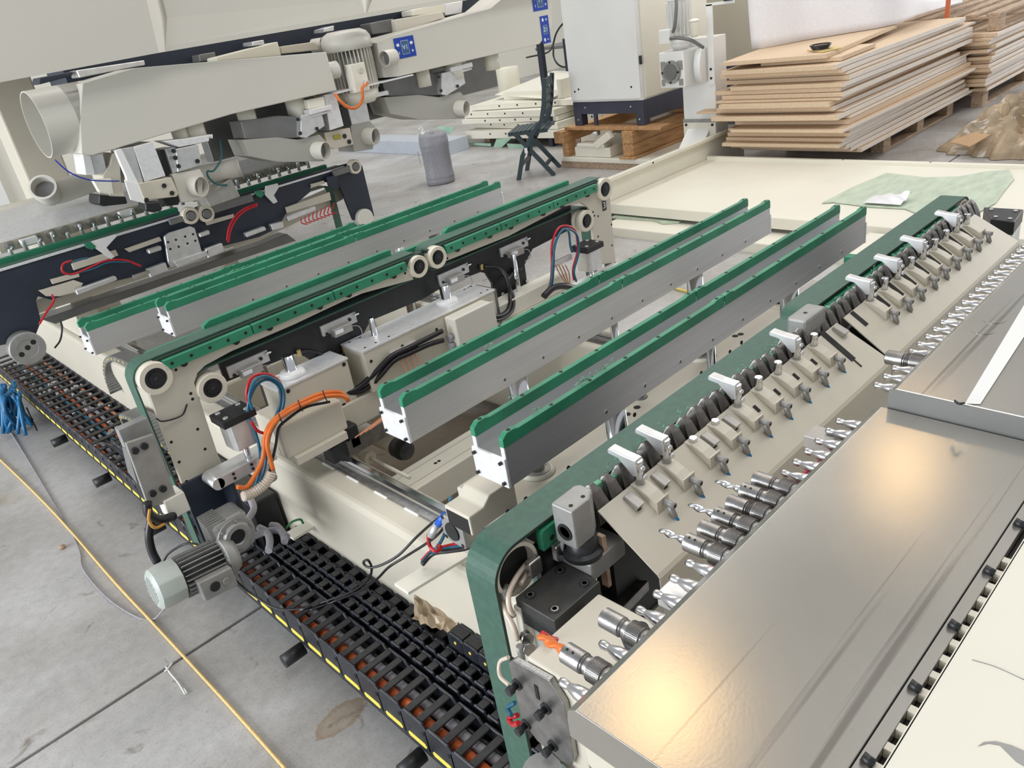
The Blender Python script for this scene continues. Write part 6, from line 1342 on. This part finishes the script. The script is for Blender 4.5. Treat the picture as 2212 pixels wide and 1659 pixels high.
M().lathe(Y(102, 415, 4.05), (-.35, -.75, .55), [(-.04, .050), (.02, .058), (.055, .058), (.056, .048), (.01, .045)], 28, True, False).build('pipe_mouth', HOOD, elb); M().lathe(Y(102, 415, 4.05), (-.35, -.75, .55), [(.012, .0445), (.014, .0445)], 24).build('pipe_inside', DGREY, elb)
M().tube([Y(102, 418, 4.08), Y(125, 415, 4.10), Y(170, 400, 4.10), Y(205, 388, 4.10)], .052, 18).build('pipe_body', HOOD, elb)
def headset(label, y, dx, dy, s=1, extra=True):
    q = lambda pts: [(p[0] + dx, p[1] + dy) for p in pts]
    t = agg(label, y, [('bearing_block', q([(650, 250), (694, 240), (702, 272), (662, 298), (650, 296)]), ALUS, -.02, .12),
        ('top_plate', q([(668, 238), (716, 226), (718, 236), (672, 248)]), ALUW, -.03, .06), ('top_plate_lower', q([(674, 247), (715, 238), (716, 242), (678, 254)]), ALUS, -.025, .06),
        ('motor_base', q([(664, 216), (700, 208), (703, 228), (668, 236)]), CREAML, 0, .1),
        ('dust_box', q([(525, 302), (600, 297), (645, 302), (690, 290), (704, 305), (700, 348), (640, 350), (600, 350), (540, 338)]), HOODD, 0, .16),
        ('dark_box', q([(520, 262), (600, 250), (650, 252), (652, 298), (530, 300)]), DGREY, .02, .12)])
    mouth(t, 704 + dx, 326 + dy, .043, y - .04)
    bolts(t, [Y(p[0] + dx, p[1] + dy, y - .02) for p in ((643, 258), (648, 288), (684, 278))], (0, -1, 0), .009, .006, BLACK)
    return t
headset('boring head with long grey dust box in the middle, below the tapering duct end', 3.52, 0, 0)
headset('rightmost boring head, its long dust box ending in a spout near the canister', 3.58, 304, -92)
a6_ = agg('boring head with short dust box and spout directly below the ribbed motor', 3.60, [
    ('bright_column', [(700, 205), (725, 200), (743, 272), (713, 282)], ALUW, -.06, .10), ('dark_column', [(735, 230), (748, 226), (760, 272), (744, 274)], BLACK, -.02, .1), ('mounting_plate', [(748, 222), (790, 212), (800, 262), (760, 270)], ALUS, 0, .12), ('top_plate', [(745, 210), (838, 196), (840, 202), (788, 214), (748, 216)], ALUW, -.02, .08),
    ('lug', [(786, 206), (838, 195), (841, 204), (789, 216)], ALUW, -.04, .02), ('dust_box', [(757, 270), (800, 262), (812, 276), (806, 322), (765, 328)], HOODD, 0, .15), ('body_cover', [(700, 287), (756, 276), (764, 312), (722, 322), (708, 318)], CREAM, -.03, .12), ('yellow_sign', [(720, 292), (736, 289), (738, 299), (722, 302)], mat('yellow_sign_paint', (.42, .36, .05), .4), -.034, .003)])
mouth(a6_, 812, 295, .043, 3.56); sleeve(832, 208, .046, (.25, -1, 0), .04, 3.66, HOOD, a6_, 'big_spout'); bolts(a6_, [Y(744, 294, 3.57), Y(754, 306, 3.57)], (0, -1, 0), .012, .004, BLACK)
sleeve(700, 98, .038, (.5, -1, 0), .06, 3.75, HOOD, a6_, 'upper_spout')
# stub pipes under the ducts
for par, lst in ((d1, ((392, 300, .034), (424, 292, .044), (535, 258, .042), (638, 226, .046))), (d2_, ((912, 160, .040), (980, 148, .050), (1061, 125, .044)))):
    for px, py, r in lst:
        c = Y(px, py, DY + .10); M().cyl((c.x, DY + .10, 1.24), (c.x, DY + .10, 1.33), r, n=28).build('stub_pipe', CREAML, par)
# machinery seen between the hood and the ducts
bk = thing('overhead_carriage', 'dark overhead beam with small boxes, seen between the hood and the ducts', 'machine beam', (2, 3.9, 1.3))
M().box(1.12, 3.55, 3.86, 4.10, 1.42, 1.72).build('carriage_beam', BLUEB, bk, bevel=.004)
M().box(1.6, 3.5, 3.78, 3.86, 1.12, 1.42).build('lower_carriage', DGREY, bk, bevel=.004)
for pts, m, y in (([(85, 168), (158, 154), (156, 164), (84, 183)], BLUEB, 3.72), ([(165, 152), (312, 130), (314, 140), (172, 168)], ALUS, 3.70), ([(430, 118), (465, 112), (468, 130), (432, 134)], DGREY, 3.78), ([(467, 124), (600, 90), (608, 120), (468, 132)], CREAML, 3.66), ([(608, 100), (680, 90), (690, 108), (610, 116)], CREAM, 3.66),
    ([(545, 90), (570, 86), (572, 96), (546, 99)], ALUS, 3.7), ([(700, 62), (722, 55), (722, 66), (700, 70)], ALUS, 3.72), ([(800, 50), (850, 40), (856, 68), (806, 74)], DGREY, 3.70), ([(854, 42), (955, 25), (962, 38), (858, 72)], HOOD, 3.66), ([(890, 22), (960, 5), (962, 28), (892, 34)], CREAML, 3.74), ([(960, 8), (1000, 2), (998, 28), (962, 34)], ALUW, 3.76)):
    pbox(pts, y, .10, m, 'small_box', bk, .003)
M().obox((2.3, 4.25, 1.68), (1.0, 0, 0), (0, .2, 0), (0, 0, .05)).build('hanger', DGREY, bk)
